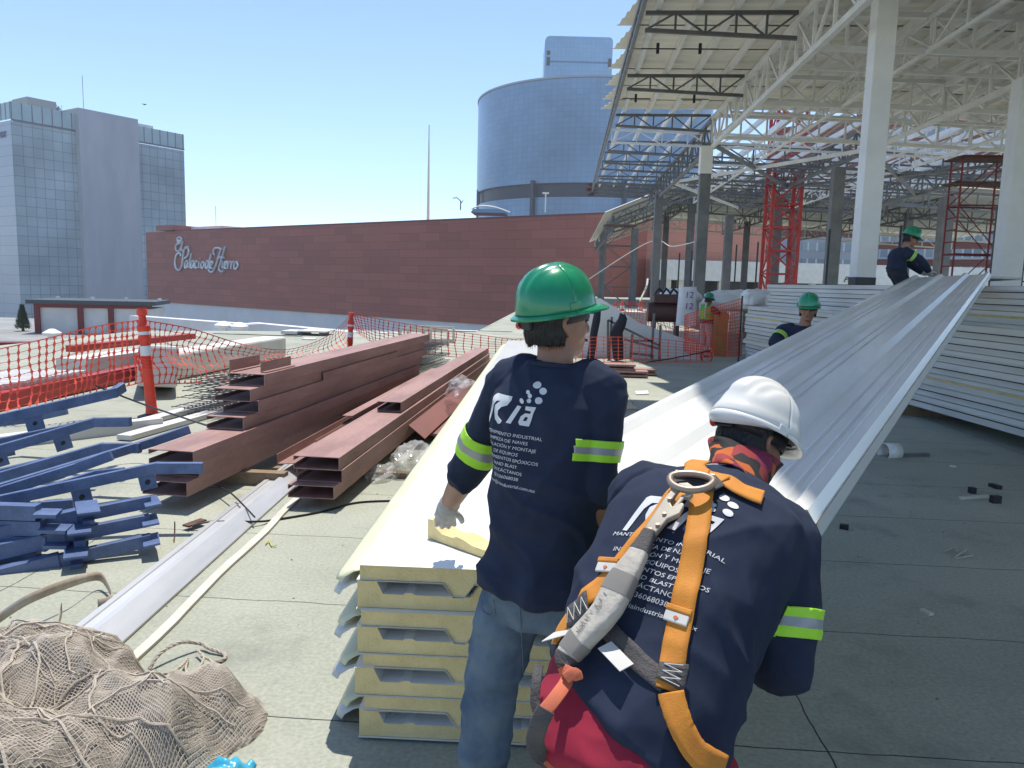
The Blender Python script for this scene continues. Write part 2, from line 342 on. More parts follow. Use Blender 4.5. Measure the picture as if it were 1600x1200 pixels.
def drum(r, z0, z1, n=96, a0=0, a1=2 * math.pi):
    mb = MB(); ring = lambda z: [dc + V((math.cos(a) * r, math.sin(a) * r, z)) for a in [a0 + (a1 - a0) * k / n for k in range(n)]]
    return mb.loft([ring(z0), ring(z1)])
drum(47.6, 38, 74).build('upper_facade', M['drum_glass'], rt, smooth=30)
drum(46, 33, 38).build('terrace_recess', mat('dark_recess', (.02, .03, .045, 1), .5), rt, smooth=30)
drum(47.4, -22, 33).build('lower_facade', M['drum_glass'], rt, smooth=30)
drum(47.9, 74.1, 74.8).build('roof_rim', mat('rim_pale', (.4, .45, .5, 1), .5), rt, smooth=30)
for a in (-2.05, -1.35, -2.9):
    q = MB(); c = dc + V((math.cos(a) * 47.2, math.sin(a) * 47.2, 0)); t = V((-math.sin(a), math.cos(a), 0))
    q.bar(c + V((0, 0, -20)), c + V((0, 0, 39)), 4.2 if a != -2.9 else 1.5, 1.2, up=t); q.build('dark_pier', mat('dark_pier', (.018, .03, .05, 1), .3), rt)
def tower(name, label, px0, px1, pyt, d, depth, glass, rows=None, zb=-22, skew=0):
    a = CW((px0 - 800) / FPX * d, d, 0); b = CW((px1 - 800) / FPX * d, d + skew, 0); w = (b - a).length
    hz = 443 + (px0 - 800) * .027
    z = EYE.z + (hz - pyt) / FPX * d
    t = thing(name, label, 'building', (a.x, a.y, 0)); framed(t, b - a); ORG[t] = V((0, 0, 0))
    return t, w, z
M['tower_glass'] = brick('tower_glass', (.20, .36, .52, 1), (.23, .39, .55, 1), (.16, .30, .45, 1), 2.0, 2.1, .07, 0, .22, .6, vary=.3)
t, w, z = tower('crown_block', 'rectangular glass block rising behind the round blue tower', 836, 937, 77, 385, 20, None)
pts = []
for cx, sx in ((2.2, -1), (w - 2.2, 1)):
    pass
q = MB(); q.prism([(0, -22), (w, -22), (w, z - 1.5), (w - .5, z - .5), (w - 1.5, z), (2, z), (.7, z - .6), (0, z - 2)], (0, 0, 0), (1, 0, 0), (0, 0, 1), (0, 25, 0)); q.build('facade', M['tower_glass'], t)
q = MB().box((.06 * w, -.25, z - 12), (.94 * w, -.05, z - 11.3)); q.build('ledge', M['blue_glass'], t)
for (u0, u1, h0, h1) in ((.35, .43, 22, 20), (.66, .78, 22, 20), (.03, .08, 14, 10), (.94, .985, 14, 10), (.03, .08, 9, 7)):
    q = MB().box((u0 * w, -.3, z - h0 * .97), (u1 * w, -.04, z - h1 * .97)); q.build('dark_window', M['black'], t)
t, w, z = tower('dark_glass_tower', 'dark blue glass tower just right of the round one, seen through the steel frame', 986, 1062, 168, 300, 20, None)
MB().box((0, 0, -22), (w, 30, z)).build('facade', brick('dark_tower_glass', (.03, .065, .12, 1), (.045, .085, .15, 1), (.018, .035, .06, 1), 2.4, 3.2, .2, 0, .2, .6, vary=.3), t)
MB().box((-.1, -.1, z), (w + .1, 30, z + 1)).build('roof_edge', M['grey_wall'], t)
# ------------------------------------------------------------------ brick apartment towers, hotels behind the canopy
M['apt_brick'] = brick('apartment_brick', s(150, 92, 74), s(136, 82, 66), s(120, 74, 60), 1.6, .5, .03, .5, .8, .3, vary=.2)
M['win_glass'] = brick('window_glass', (.30, .36, .40, 1), (.16, .21, .25, 1), (.62, .62, .6, 1), 1.7, 3.0, .16, 0, .2, .6)
def apartment(name, label, px0, px1, pyt, d, skew, rows, h=3.4, bands=True, u0=.04, u1=.82):
    t, w, z = tower(name, label, px0, px1, pyt, d, 20, None, skew=skew)
    MB().box((0, 0, -22), (w, 26, z)).build('wall', M['apt_brick'], t)
    for r in range(rows):
        zz = z - 3.4 - r * h
        wi = MB().box((u0 * w, -.12, zz - 1.9), (u1 * w, .02, zz)); wo_ = wi.build('window_band', M['win_glass'], t)
        f = MB().box((u0 * w - .1, -.3, zz - 2.1), (u1 * w + .1, .0, zz - 1.92)); f.build('sill', M['concrete_face'], wo_)
    return t, w, z
apartment('apartment_tower', 'tall brown brick apartment tower with rows of window bands behind the tall white column', 1308, 1536, 168, 170, -22, 15, 3.5)
apartment('slab_block', 'narrow brown brick block seen through the trusses right of the crane mast', 1304, 1336, 195, 220, 5, 14, 4.2, u0=.3, u1=.95)
t, w, z = tower('water_tank_block', 'small pale grey rooftop block behind the red crane mast', 1250, 1288, 246, 240, 10, None)
MB().box((0, 0, -22), (w, 12, z)).build('wall', M['concrete_face'], t)
for i in range(3): MB().box((w * (.12 + .3 * i), -.2, z - 5.5), (w * (.3 + .3 * i), .0, z - 1.5)).build('vent', M['grey_steel'], t)
t, w, z = tower('grey_office_block', 'grey gridded block glimpsed under the far canopy', 1236, 1320, 372, 150, 6, None)
MB().box((0, 0, -5), (w, 12, z)).build('wall', M['concrete_face'], t)
for r in range(3): MB().box((.5, -.12, z - 2.6 - r * 3.1), (w - .5, .02, z - 1 - r * 3.1)).build('window_band', M['win_glass'], t)
t, w, z = tower('dark_slab_tower', 'thin near-black tower at the right beyond the red scaffold', 1520, 1544, 346, 190, 3, None)
MB().box((0, 0, -22), (w, 12, z)).build('facade', M['black_paint'], t)
t, w, z = tower('pale_glass_tower', 'bright pale glass tower at the far right beyond the scaffold', 1545, 1572, 340, 260, 3, None)
MB().box((0, 0, -22), (w, 12, z)).build('facade', gp, t)
# salmon mall wall with its white fascia
def xwall(name, px0, px1, pyt, pyb, d0, d1, m, depth=4, z0=None):
    a = CW((px0 - 800) / FPX * d0, d0, 0); b = CW((px1 - 800) / FPX * d1, d1, 0)
    hz = 443 + (px0 - 800) * .027
    zt_ = EYE.z + (hz - pyt) / FPX * d0; zb_ = (EYE.z + (hz - pyb) / FPX * d0) if z0 is None else z0
    return a, b, zt_, zb_
mall = None
a, b, z1, z0 = xwall('', 950, 1420, 345, 0, 128, 128, None, z0=-4)
mall = thing('shopping_mall', 'salmon clad mall wall with a long white fascia under the far canopy', 'building', (a.x, a.y, 0)); framed(mall, b - a); ORG[mall] = V((0, 0, 0))
w = (b - a).length
MB().box((-8, 0, -4), (w * .50, 18, z1)).build('wall', M['salmon'], mall)
zf1 = EYE.z + (448 - 405) / FPX * 122; zf0 = EYE.z + (448 - 436) / FPX * 122
MB().box((w * .12, -5.5, zf0), (w * 1.6, -.05, zf1)).build('fascia', M['white_paint'], mall)
MB().box((w * .12, -.9, -1), (w * 1.6, -.06, zf0 - .05)).build('shopfront', mat('dark_shop', (.05, .035, .03, 1), .3), mall)
for u in (.16, .2, .33, .46, .62, .8): MB().box((w * u, -4.5, -.5), (w * u + .9, -3.6, zf0 - .03)).build('column', M['cream_sheet'], mall)
vs, fs = text_mesh('Palacio', 1.25, .35, .05)
MB().add([V((w * .715 + v.x, -5.56 - v.z, zf0 + .35 + v.y)) for v in vs], fs).build('sign_letters', M['black_paint'], mall)
# ------------------------------------------------------------------ steel canopies
def RZ(x): return 8.62 - max(0, x - 9) * .045           # top of the trusses
def truss(parent, p0, p1, dep0, dep1, n, m, wch=.11, wbr=.07, name='truss', ends=True):
    """flat lattice between two points of the top chord; brace i stays its own part"""
    p0 = V(p0); p1 = V(p1); top = MB().bar(p0, p1, wch, wch)
    t = top.build(name, m, parent)
    b0 = p0 - V((0, 0, dep0)); b1 = p1 - V((0, 0, dep1))
    MB().bar(b0, b1, wch, wch).build('bottom_chord', m, t)
    for i in range(n + 1):
        f = i / n; a = p0.lerp(p1, f); b = b0.lerp(b1, f)
        if 0 < i < n or ends: MB().bar(a - V((0, 0, wch * .5)), b + V((0, 0, wch * .5)), wbr, wbr, up=(1, 0, 0) if abs((p1 - p0).x) < .5 else (0, 1, 0)).build('brace', m, t)
        if i < n:
            a2 = p0.lerp(p1, (i + 1) / n); b2 = b0.lerp(b1, (i + 1) / n)
            q = (a, b2) if i % 2 else (b, a2)
            d = (q[1] - q[0]).normalized() * wch
            MB().bar(q[0] + d * .8, q[1] - d * .8, wbr * .85, wbr * .85, up=(1, 0, 0) if abs((p1 - p0).x) < .5 else (0, 1, 0)).build('brace', m, t)
    return t
can = thing('steel_canopy', 'large open steel truss canopy with cream roof sheets on tall square columns', 'canopy', (5.7, 15, 0))
M['mid_steel'] = mat('mid_steel', g(.125), .5, col2=(.085, .087, .09, 1), scale=2)
W_, G_, D_ = M['white_paint'], M['grey_steel'], M['dark_steel']
M['col_white'] = mat('column_white', (.80, .79, .76, 1), .5, col2=(.72, .71, .68, 1), scale=1.2)
def column(x, y, h, m, wd=.5, base=False):
    c = MB().box((x - wd / 2, y - wd / 2, 0), (x + wd / 2, y + wd / 2, h)).build('column', m, can, bevel=.012)
    if base: MB().box((x - wd / 2 - .006, y - wd / 2 - .006, 1.2), (x + wd / 2 + .006, y + wd / 2 + .006, 2.0)).build('black_base', M['black_paint'], c)
    MB().box((x - wd / 2 - .12, y - wd / 2 - .12, 0), (x + wd / 2 + .12, y + wd / 2 + .12, .04)).build('base_plate', D_, c)
    return c
column(6.6, 18, 8.86, M['col_white'], .43, True); column(11.15, 20.7, 7.0, M['col_white'], .5)
c_ = column(5.5, 33, 7.5, M['grey_steel'], .44); MB().box((5.26, 32.76, 6.3), (5.74, 33.24, 7.4)).build('painted_top', M['col_white'], c_)
column(5.7, 51, 7.5, M['grey_steel'], .5); column(5.7, 68, 6.6, M['grey_steel'], .6)
column(12.0, 36.6, 7.2, M['grey_steel'], .5); column(12.4, 48, 7.2, M['grey_steel'], .5)
column(18.4, 40, 6.4, M['grey_steel'], .55); column(10.5, 52.5, 6.5, M['grey_steel'], .5)
# transverse trusses : a dark cantilever left of the column line, a white span to its right
for y in (15, 21, 27, 33, 39, 45, 51, 57):
    far = y > 33
    truss(can, (1.78, y, RZ(1) - .02), (5.6, y, RZ(5)), .42, .62, 5, M['mid_steel'] if y < 33 else G_, .095, .055, ends=y > 33)
    if y <= 33: truss(can, (5.8, y, RZ(5)), (12, y, RZ(12)), .85, .85, 6, W_, .13, .07); truss(can, (12.1, y, RZ(12)), (22, y, RZ(22)), .85, .85, 8, W_, .13, .07)
    else: truss(can, (5.8, y, RZ(5)), (22, y, RZ(22)), .85, .85, 11, G_, .12, .07)
# longitudinal trusses along the columns
for x, dep in ((5.7, 1.15), (12.05, 1.0), (19, 1.0)):
    truss(can, (x, 14, RZ(x) - .1), (x, 33, RZ(x) - .1), dep, dep, 13, W_, .14, .075)
    truss(can, (x, 33.2, RZ(x) - .1), (x, 57, RZ(x) - .1), dep, dep, 15, G_, .14, .075)
# eave pipe girder
truss(can, (1.62, 9, 8.72), (1.62, 57, 8.72), .34, .34, 34, G_, .1, .05, name='eave_girder')
for i in range(9):
    a = rad(40 * i); q = MB(); q.bar((1.3 + .1 * math.cos(a), 57 + .1 * i * .3, 8.1 + .1 * i), (1.9, 57.6, 8.3 + .06 * i), .22, .2)
    if i in (0, 4, 8): q.build('rusted_end_plate', M['rust'], can)
# purlins
for i in range(21):
    x = 2.1 + i * .98; z = RZ(x) + .14
    for (y0, y1) in ((4, 33.2), (33.3, 57)):
        q = MB().box((x - .05, y0, z - .1), (x + .05, y1, z + .13)); q.build('purlin', W_, can)
# diagonal braces over the bare bays
for i, (x0, y0, x1, y1) in enumerate(((5.7, 33, 12, 45), (12, 33, 5.7, 45), (12, 33, 19, 45), (5.7, 45, 12, 57), (19, 33, 12, 45))):
    MB().bar((x0, y0, RZ(x0) - 1.1), (x1, y1, RZ(x1) - 1.1), .14, .14).build('wind_brace', W_ if i % 2 else G_, can)
for i, (x0, y0, x1, y1) in enumerate(((6, 21.3, 9, 26), (8, 15.5, 11.5, 20.5), (14, 21.5, 18, 26.5), (13, 27.5, 17, 32.5))):
    MB().bar((x0, y0, RZ(x0) - .2), (x1, y1, RZ(x1) - .2), .07, .07).build('wind_brace', W_, can)
# roof sheets, skewed at the eave
def roof_sheet(parent, y0, y1, xs, xl0, xl1, zf, m, off=.3):
    mb = MB(); n = max(6, int((y1 - y0) / .125)); rows = []
    for j in range(n + 1):
        f = j / n; y = y0 + (y1 - y0) * f; dz = .045 if j % 4 in (1, 2) else 0
        rows.append([V((x if i else xl0 + (xl1 - xl0) * f, y, zf(x) + off + dz)) for i, x in enumerate(xs)])
    k = len(xs)
    mb.add([p for r in rows for p in r], [(j * k + i, j * k + i + 1, (j + 1) * k + i + 1, (j + 1) * k + i) for j in range(n) for i in range(k - 1)])
    return mb.build('roof_sheet', m, parent)
y = -3.4; k = 0
while y < 32:
    y1 = min(y + 2.2, 33.3)
    if y < 14: roof_sheet(can, y, y1 + .14, [1.15, 9, 23], .40, .40, RZ, M['cream_sheet'])  # unseen near sheets, eave widened to set the shadow edge below
    else: roof_sheet(can, y, y1 + .14, [1.3, 9, 23], 1.62, 1.16, RZ, M['cream_sheet'])
    y = y1; k += 1
# secondary lattices and bracing that thicken the web
for y in (18, 24, 30):
    truss(can, (5.8, y, RZ(5)), (22, y, RZ(22)), .5, .5, 14, W_, .09, .05)
for y in (36, 42, 48, 54):
    truss(can, (1.78, y, RZ(1) - .02), (22, y, RZ(22)), .55, .6, 18, G_ if y > 40 else W_, .09, .05)
for x in (8.8, 15.5):
    truss(can, (x, 14, RZ(x) - .15), (x, 57, RZ(x) - .15), .8, .8, 26, W_, .09, .05)
for i, y in enumerate((33.4, 39.2, 45.2)):
    for (x0, x1) in ((5.8, 12), (12, 19)): MB().bar((x0, y, RZ(x0) - 1.0), (x1, y + 5.5, RZ(x1) - .05), .09, .09).build('wind_brace', W_ if i < 2 else G_, can)
# hanging lamps' dark rods under the eave bays
for (x, y) in ((2.4, 23.5), (3.6, 23.5), (2.3, 29.5), (4.4, 29.5)):
    q = MB(); q.bar((x - .5, y, 8.45), (x + .5, y, 8.45), .03, .03); q.box((x - .06, y - .05, 8.32), (x + .02, y + .05, 8.6)); q.build('hanger', M['black'], can)
# far canopy
can2 = thing('far_canopy', 'lower farther canopy with sloping pale underside behind the big one', 'canopy', (11, 64, 0))
def RZ2(x): return 7.4 + (x - 3.5) * .42 if x < 11 else 10.55 - (x - 11) * .05
for i, y in enumerate((64, 72, 80, 90, 102)):
    m = G_ if i < 3 else W_
    truss(can2, (3.5, y, RZ2(3.5)), (11, y, RZ2(11)), .7, 1.2, 7, m, .16, .09)
    truss(can2, (11.1, y, RZ2(11)), (28, y, RZ2(28)), 1.3, 1.3, 11, m, .16, .09)
    truss(can2, (28.1, y, RZ2(28)), (48, y, RZ2(48)), 1.3, 1.3, 11, m, .16, .09)
for x in (3.6, 11, 20, 30): truss(can2, (x, 64.2, RZ2(x) - .2), (x, 104, RZ2(x) - .2), 1.2, 1.2, 16, G_, .16, .09)
for (x, y) in ((11, 72), (11, 90), (20, 72), (20, 90), (30, 72), (30, 90), (3.9, 90)):
    c = MB().box((x - .3, y - .3, 0), (x + .3, y + .3, RZ2(x) - .9)).build('column', G_, can2); MB().box((x - .45, y - .45, 0), (x + .45, y + .45, .05)).build('base_plate', D_, c)
y = 63.5
while y < 104:
    mb = MB(); xs = [2.9, 11, 50]; zz = [RZ2(3.5) + .1, RZ2(11) + .35, RZ2(50) + .35]; rows = []
    for j in range(17):
        yy = y + 4 * j / 16; rows.append([V((x, yy, z + (.06 if j % 4 in (1, 2) else 0))) for x, z in zip(xs, zz)])
    mb.add([p for r in rows for p in r], [(j * 3 + i, j * 3 + i + 1, (j + 1) * 3 + i + 1, (j + 1) * 3 + i) for j in range(16) for i in range(2)])
    mb.build('roof_sheet', M['cream_sheet'], can2); y += 4.02
# ------------------------------------------------------------------ crane mast
def lattice_mast(name, label, cat, base, wd, h, m, panel, leg=.14, br=.09):
    t = thing(name, label, cat, base); B_ = V(base)
    cs = [V((sx * wd / 2, sy * wd / 2, 0)) for sx, sy in ((-1, -1), (1, -1), (1, 1), (-1, 1))]
    for c in cs: MB().bar(B_ + c, B_ + c + V((0, 0, h)), leg, leg).build('leg', m, t)
    n = int(h / panel)
    for i in range(n):
        for k in range(4):
            a, b = cs[k], cs[(k + 1) % 4]; z0 = i * panel; z1 = z0 + panel
            MB().bar(B_ + a + V((0, 0, z1)), B_ + b + V((0, 0, z1)), br, br).build('ring_bar', m, t)
            p, q = (a, b) if (i + k) % 2 else (b, a)
            if n * 8 < 100 or k in (0, 1, 3): MB().bar(B_ + p + V((0, 0, z0)), B_ + q + V((0, 0, z1)), br * .9, br * .9).build('diagonal', m, t)
    return t
mp = P(1215, 440, 46); lattice_mast('crane_mast', 'red steel lattice mast of a tower crane standing among the grey columns', 'crane mast', (mp.x, 46, 0), 1.55, 13.0, M['red_steel'], 1.3, .17, .09)
lm = P(1215, 440, 44.8)
# ------------------------------------------------------------------ scaffolds
M['scaf_red'] = mat('scaffold_red', (.25, .03, .03, 1), .6); M['scaf_grey'] = mat('scaffold_grey', (.14, .13, .13, 1), .6, .3)
def scaffold(name, label, base, wx, wy, h, lift, m, r=.03, plank=(.96,), group=None):
    t = thing(name, label, 'scaffold', base, group); B_ = V(base)
    for sx in (-1, 1):
        for sy in (-1, 1):
            MB().tube([B_ + V((sx * wx / 2, sy * wy / 2, 0)), B_ + V((sx * wx / 2, sy * wy / 2, h))], r, 6).build('upright', m, t)
    n = int(h / lift)
    for i in range(1, n + 1):
        z = i * lift
        for sy in (-1, 1):
            MB().tube([B_ + V((-wx / 2, sy * wy / 2, z)), B_ + V((wx / 2, sy * wy / 2, z))], r * .8, 5).build('ledger', m, t)
            MB().tube([B_ + V((-wx / 2 * (-1) ** i, sy * wy / 2, z - lift)), B_ + V((wx / 2 * (-1) ** i, sy * wy / 2, z))], r * .6, 5).build('cross_brace', m, t)
        for sx in (-1, 1):
            for k in range(4): MB().tube([B_ + V((sx * wx / 2, -wy / 2, z - k * lift / 4)), B_ + V((sx * wx / 2, wy / 2, z - k * lift / 4))], r * .7, 5).build('rung', m, t)
    for f in plank: MB().box(B_ + V((-wx / 2 - .2, -wy / 2 - .1, h * f)), B_ + V((wx / 2 + .2, wy / 2 + .1, h * f + .05))).build('plank', M['rust'], t)
    return t
sp_ = P(1515, 420, 25); scaffold('scaffold_tower', 'slender dark red scaffold tower with two planks near the right end', (sp_.x, 25, 0), 1.35, .7, 5.8, 1.45, M['scaf_red'], .03, (.985, .86))
sp_ = P(963, 470, 62); scaffold('scaffold_tower', 'grey scaffold tower with a working deck at the corner of the maroon store', (sp_.x, 62, 0), 2.1, 1.5, 6.4, 1.6, M['scaf_grey'], .045, (.985,))
sp_ = P(1592, 420, 23); scaffold('scaffold_tower', 'ladder-like scaffold frame cut by the right edge of the photo', (sp_.x, 23, 0), .9, 1.2, 4.2, 1.4, M['scaf_grey'], .028, ())
for i, (px, y0, pyt) in enumerate(((1059, 52, 395), (1078, 52, 392), (1147, 50, 382), (1180, 48, 378), (1290, 30, 358), (1400, 27, 352))):
    a = P(px, 450, y0); zt_ = P(px, pyt, y0).z
    q = MB(); q.tube([(a.x, y0, 0), (a.x, y0, zt_)], .05, 6); q.box((a.x - .15, y0 - .15, 0), (a.x + .15, y0 + .15, .03))
    tag(q.build('shoring_prop', M['black_paint']), ['thin dark prop left of the nearest grey column pair', 'thin dark prop beside the grey column under the fascia', 'thin dark prop left of the red crane mast', 'thin dark prop touching the left side of the crane mast', 'thin dark prop left of the big white column', 'thin dark prop left of the worker standing on the panels'][i], 'prop', 'thin dark props under the canopies')
# ------------------------------------------------------------------ insulated roof panels
M['panel_white'] = mat('panel_white', (.84, .84, .80, 1), .27, col2=(.72, .725, .695, 1), scale=1.6, mix=(.28, .56), stretch=(1, .35, 1), fine=.06, detail=7, spec=.7, coat=.3)
M['panel_top'] = M['panel_white']
M['foam'] = mat('foam_yellow', (.78, .63, .32, 1), .9, col2=(.67, .53, .25, 1), scale=9, bump=.25, bscale=90, fine=.25)
M['liner'] = mat('panel_liner', (.62, .63, .60, 1), .4, col2=(.55, .56, .53, 1), scale=2)
M['panel_edge'] = mat('panel_edge', (.66, .66, .62, 1), .45, col2=(.40, .38, .34, 1), scale=2.5, mix=(.3, .62), stretch=(1, .12, 1))
M['primer'] = mat('lap_primer', (.70, .70, .46, 1), .5)
L_P = 11.0
def panel_profile(flip):
    t_, gp_ = .0545, .050; top = []
    cs = (.035, .46, .93) if not flip else (.355, .79)
    pts = [(0, t_ + (gp_ if not flip else 0))] if not flip else [(0, t_)]
    for c in cs:
        if c < .06: pts += [(.07, t_ + gp_), (.095, t_)]
        elif c > .9: pts += [(.895, t_), (.92, t_ + gp_), (1.0, t_ + gp_)]
        else: pts += [(c - .055, t_), (c - .02, t_ + gp_), (c + .02, t_ + gp_), (c + .055, t_)]
        if c < .5: pts += [(c + .13, t_), (c + .14, t_ + .007), (c + .165, t_ + .007), (c + .175, t_)]
    if flip: pts += [(1.0, t_)]
    return pts
def make_panel(name, label, cat, group, flip, L=L_P, lap=True):
    """flat face down, ribs up; a flipped one is mirrored so that its ribs hang down. local x across, y along, z up"""
    prof = panel_profile(flip); H_ = .0545 + .050 * 2 + .0545
    fz = (lambda z: z) if not flip else (lambda z: .0545 * 2 + .05 - z)
    t = thing(name, label, cat, (0, 0, 0), group)
    body = [(x, fz(z)) for x, z in prof] + [(1.0, fz(0)), (0, fz(0))]
    MB().prism([((x * .9985 + .0007) if lap else (x * .96 + .02), z * 1) for x, z in body], (0, .012, 0), (1, 0, 0), (0, 0, 1), (0, L - .024, 0)).build('foam_core', M['foam'], t)
    th = .0012
    def skin(pp, nm, m, dz):
        q = MB(); a = [(x, z + dz) for x, z in pp]; k = len(a)
        q.add([V((x, 0, z)) for x, z in a] + [V((x, L, z)) for x, z in a], [(i, i + 1, k + i + 1, k + i) for i in range(k - 1)]); return q.build(nm, m, t)
    sg = -1 if flip else 1
    skin([(x, fz(z)) for x, z in prof], 'ribbed_skin', M['panel_white'], .0018 * sg)
    fl = [(0, fz(0)), (1.0, fz(0))]
    if not flip: fl = [(-.0015, .0)] + fl
    skin(fl, 'flat_skin', M['panel_white'], -.0018 * sg)
    if not lap:
        for xx in (-.0025, 1.0025):
            q = MB(); z0_, z1_ = (.003, .073) if not flip else (.086, .1575); q.add([V((xx, 0, z0_)), V((xx, L, z0_)), V((xx, L, z1_)), V((xx, 0, z1_))], [(0, 1, 2, 3)]); q.build('side_lip', M['panel_edge'], t)
            if flip: q = MB(); xs_ = xx * .9 if xx < 0 else xx - .0005; q.add([V((xs_, 0, .073)), V((xs_, L, .073)), V((xs_, L, .086)), V((xs_, 0, .086))], [(0, 1, 2, 3)]); q.build('joint_shadow_strip', M['black'], t)  # black strip paints the joint shadow between nested panels
    if lap:
        pts_ = [(-.004, fz(.0545 if flip else .06)), (-.06, fz(.0545) - .008 * 1), (-.105, fz(.0545) - .03), (-.122, fz(.0545) - .05)]
        q = MB(); y0 = .10
        rows = [[(x * f_, y_, z) for x, z in pts_] for y_, f_ in ((y0, .72), (y0 + .03, .95), (y0 + .08, 1), (L, 1))]
        vs_ = [V((p[0] - .003 * (1 if p[0] > -.003 else 0), p[1], p[2])) for r in rows for p in r]
        q.add(vs_, [(j * 4 + i, j * 4 + i + 1, j * 4 + 5 + i, j * 4 + 4 + i) for j in range(3) for i in range(3)])
        q.build('lap_flange', M['primer'] if flip else M['liner'], t, solid=.002, smooth=60)
    return t
PAIR = .0545 * 2 + .05 + .0035
ordn = ['topmost', 'second from the top', 'third from the top', 'fourth from the top', 'fifth from the top', 'sixth from the top', 'seventh from the top', 'lowest']
pu = make_panel('roof_panel', '', 'roof panel', 'foam panels in the near stack', False); pd = make_panel('roof_panel', '', 'roof panel', 'foam panels in the near stack', True)
rz_s = rad(1.6); base_s = V((-.70, 2.573, .012))
rnd = random.Random(5)
for i in range(4):
    for fl in (0, 1):
        src = pd if fl else pu; o = src if i == 0 else copy_tree(src)
        dx = rnd.uniform(-.012, .012) + (.012 if fl else 0); dy = rnd.uniform(-.01, .012)
        place(o, base_s + V((dx, dy, i * PAIR + .002)), rz_s + rnd.uniform(-.0008, .0008), label='white foam cored roof panel, %s in the near stack beside the standing worker' % ordn[7 - (2 * i + fl)])
        o['group'] = 'foam panels in the near stack'
for i, yy in enumerate((.5, 4.0, 8.0)):
    q = MB().box((-.62 - yy * .028, 2.573 + yy, .0), (.28 - yy * .028, 2.573 + yy + .09, .011))
    tag(q.build('bearer_strip', M['rust']), ['flat timber bearer under the front end of the near panel stack', 'flat timber bearer under the middle of the near panel stack', 'flat timber bearer under the far end of the near panel stack'][i], 'bearer', 'bearers under the near panel stack')
# stacks on the right, long sides towards the viewer
def stack(x, y, rz, z0, pairs, lab, grp, topflat=True):
    src = []
    for fl in (False, True):
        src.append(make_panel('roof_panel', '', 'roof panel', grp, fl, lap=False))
    n = pairs * 2; k = 0
    for i in range(pairs):
        for fl in (0, 1):
            o = src[fl] if i == 0 else copy_tree(src[fl])
            dx = rnd.uniform(-.03, .03); dy = rnd.uniform(-.12, .12)
            place(o, (x + dx, y + dy, z0 + i * PAIR), rz + rnd.uniform(-.002, .002), label=lab % words_pos(n - k, n)); k += 1
def words_pos(k, n):
    w = ['topmost', 'second', 'third', 'fourth', 'fifth', 'sixth', 'seventh', 'eighth', 'ninth', 'tenth', 'eleventh', 'twelfth', 'thirteenth', 'fourteenth', 'fifteenth', 'sixteenth', 'seventeenth', 'eighteenth', 'nineteenth', 'twentieth'][k - 1]
    return w if k == 1 else ('lowest' if k == n else w + ' from the top')
rzR = math.atan2(4.903 - 3.939, 17.06 - 8.433)
sx, sy = 3.939 + .02, 17.3
def along(d): return V((sx + d * math.sin(rzR), sy - d * math.cos(rzR), 0))
e0 = along(L_P)
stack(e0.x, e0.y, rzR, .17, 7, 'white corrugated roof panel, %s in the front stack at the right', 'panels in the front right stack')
e1 = along(L_P - 3.2) + V((1.12, .12, 0))
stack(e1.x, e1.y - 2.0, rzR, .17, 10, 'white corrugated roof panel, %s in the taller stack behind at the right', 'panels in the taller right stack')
M['timber'] = mat('timber', (.30, .21, .13, 1), .85, col2=(.2, .14, .09, 1), scale=9, stretch=(1, .2, 1), bump=.2)
for i, d in enumerate((.8, 3.6, 6.4, 9.2)):
    c = along(d); q = MB().bar(V((c.x - .15, c.y, .085)) , V((c.x + 2.1, c.y - .2, .085)), .12, .165)
    tag(q.build('timber_bearer', M['timber']), 'timber bearer lifting the right panel stacks, %s counted from the far end' % ['first', 'second', 'third', 'fourth'][i], 'bearer', 'bearers under the right panel stacks')
# the panel being carried up : ribs face up
Rn, Ln, Rf, Lf = V((.663, 1.982, 1.067)), V((-.205, 2.474, .995)), V((6.008, 11.554, 1.971)), V((5.14, 12.045, 1.90))
def carried():
    t = thing('carried_roof_panel', 'long white ribbed roof panel being lifted from the crouching worker up onto the right stacks', 'roof panel', Ln)
    ax = (Rf - Rn).normalized(); cx = (Rn - Ln).normalized(); up = cx.cross(ax).normalized()
    prof = [(0, -.01), (.0, .0)]; cs = (.05, .37, .69, .96)
    prof = [(0, 0)]
    for c in cs:
        prof += [(max(c - .05, .003), 0), (c - .02, .034), (c + .02, .034), (min(c + .05, .997), 0)]
        if c < .9:
            for e in (.13, .19): prof += [(c + e - .012, 0), (c + e, .006), (c + e + .012, 0)]
    prof += [(1, 0)]
    def W(x, y, z): return Ln + cx * x + ax * y + up * z
    body = [(x, z - .002) for x, z in prof] + [(1, -.05), (0, -.05)]
    ext = ax * (L_P - .02)
    MB().prism(body, W(0, .01, 0), cx, up, ext).build('foam_core', M['foam'], t)
    q = MB(); k = len(prof); q.add([W(x, 0, z + .0005) for x, z in prof] + [W(x, L_P, z + .0005) for x, z in prof], [(i, i + 1, k + i + 1, k + i) for i in range(k - 1)]); q.build('ribbed_skin', M['panel_white'], t)
    q = MB(); q.add([W(-.004, 0, -.0515), W(1.004, 0, -.0515), W(1.004, L_P, -.0515), W(-.004, L_P, -.0515)], [(0, 1, 2, 3)]); q.build('flat_skin', M['liner'], t)
    q = MB(); q.add([W(1.003, 0, .002), W(1.003, L_P, .002), W(1.003, L_P, -.05), W(1.003, 0, -.05)], [(0, 1, 2, 3)]); q.build('side_lip', M['liner'], t)
    return t
carried()
q = MB(); a = P(1440, 440, 12.6); q.bar(a + V((0, .3, -.02)), P(1582, 434, 11.6) + V((0, .2, 0)), 1.0, .03); tag(q.build('flat_steel_sheet', mat('sheet_grey', (.42, .42, .40, 1), .5)), 'flat grey sheet lying on the taller stack behind the carried panel', 'steel sheet')
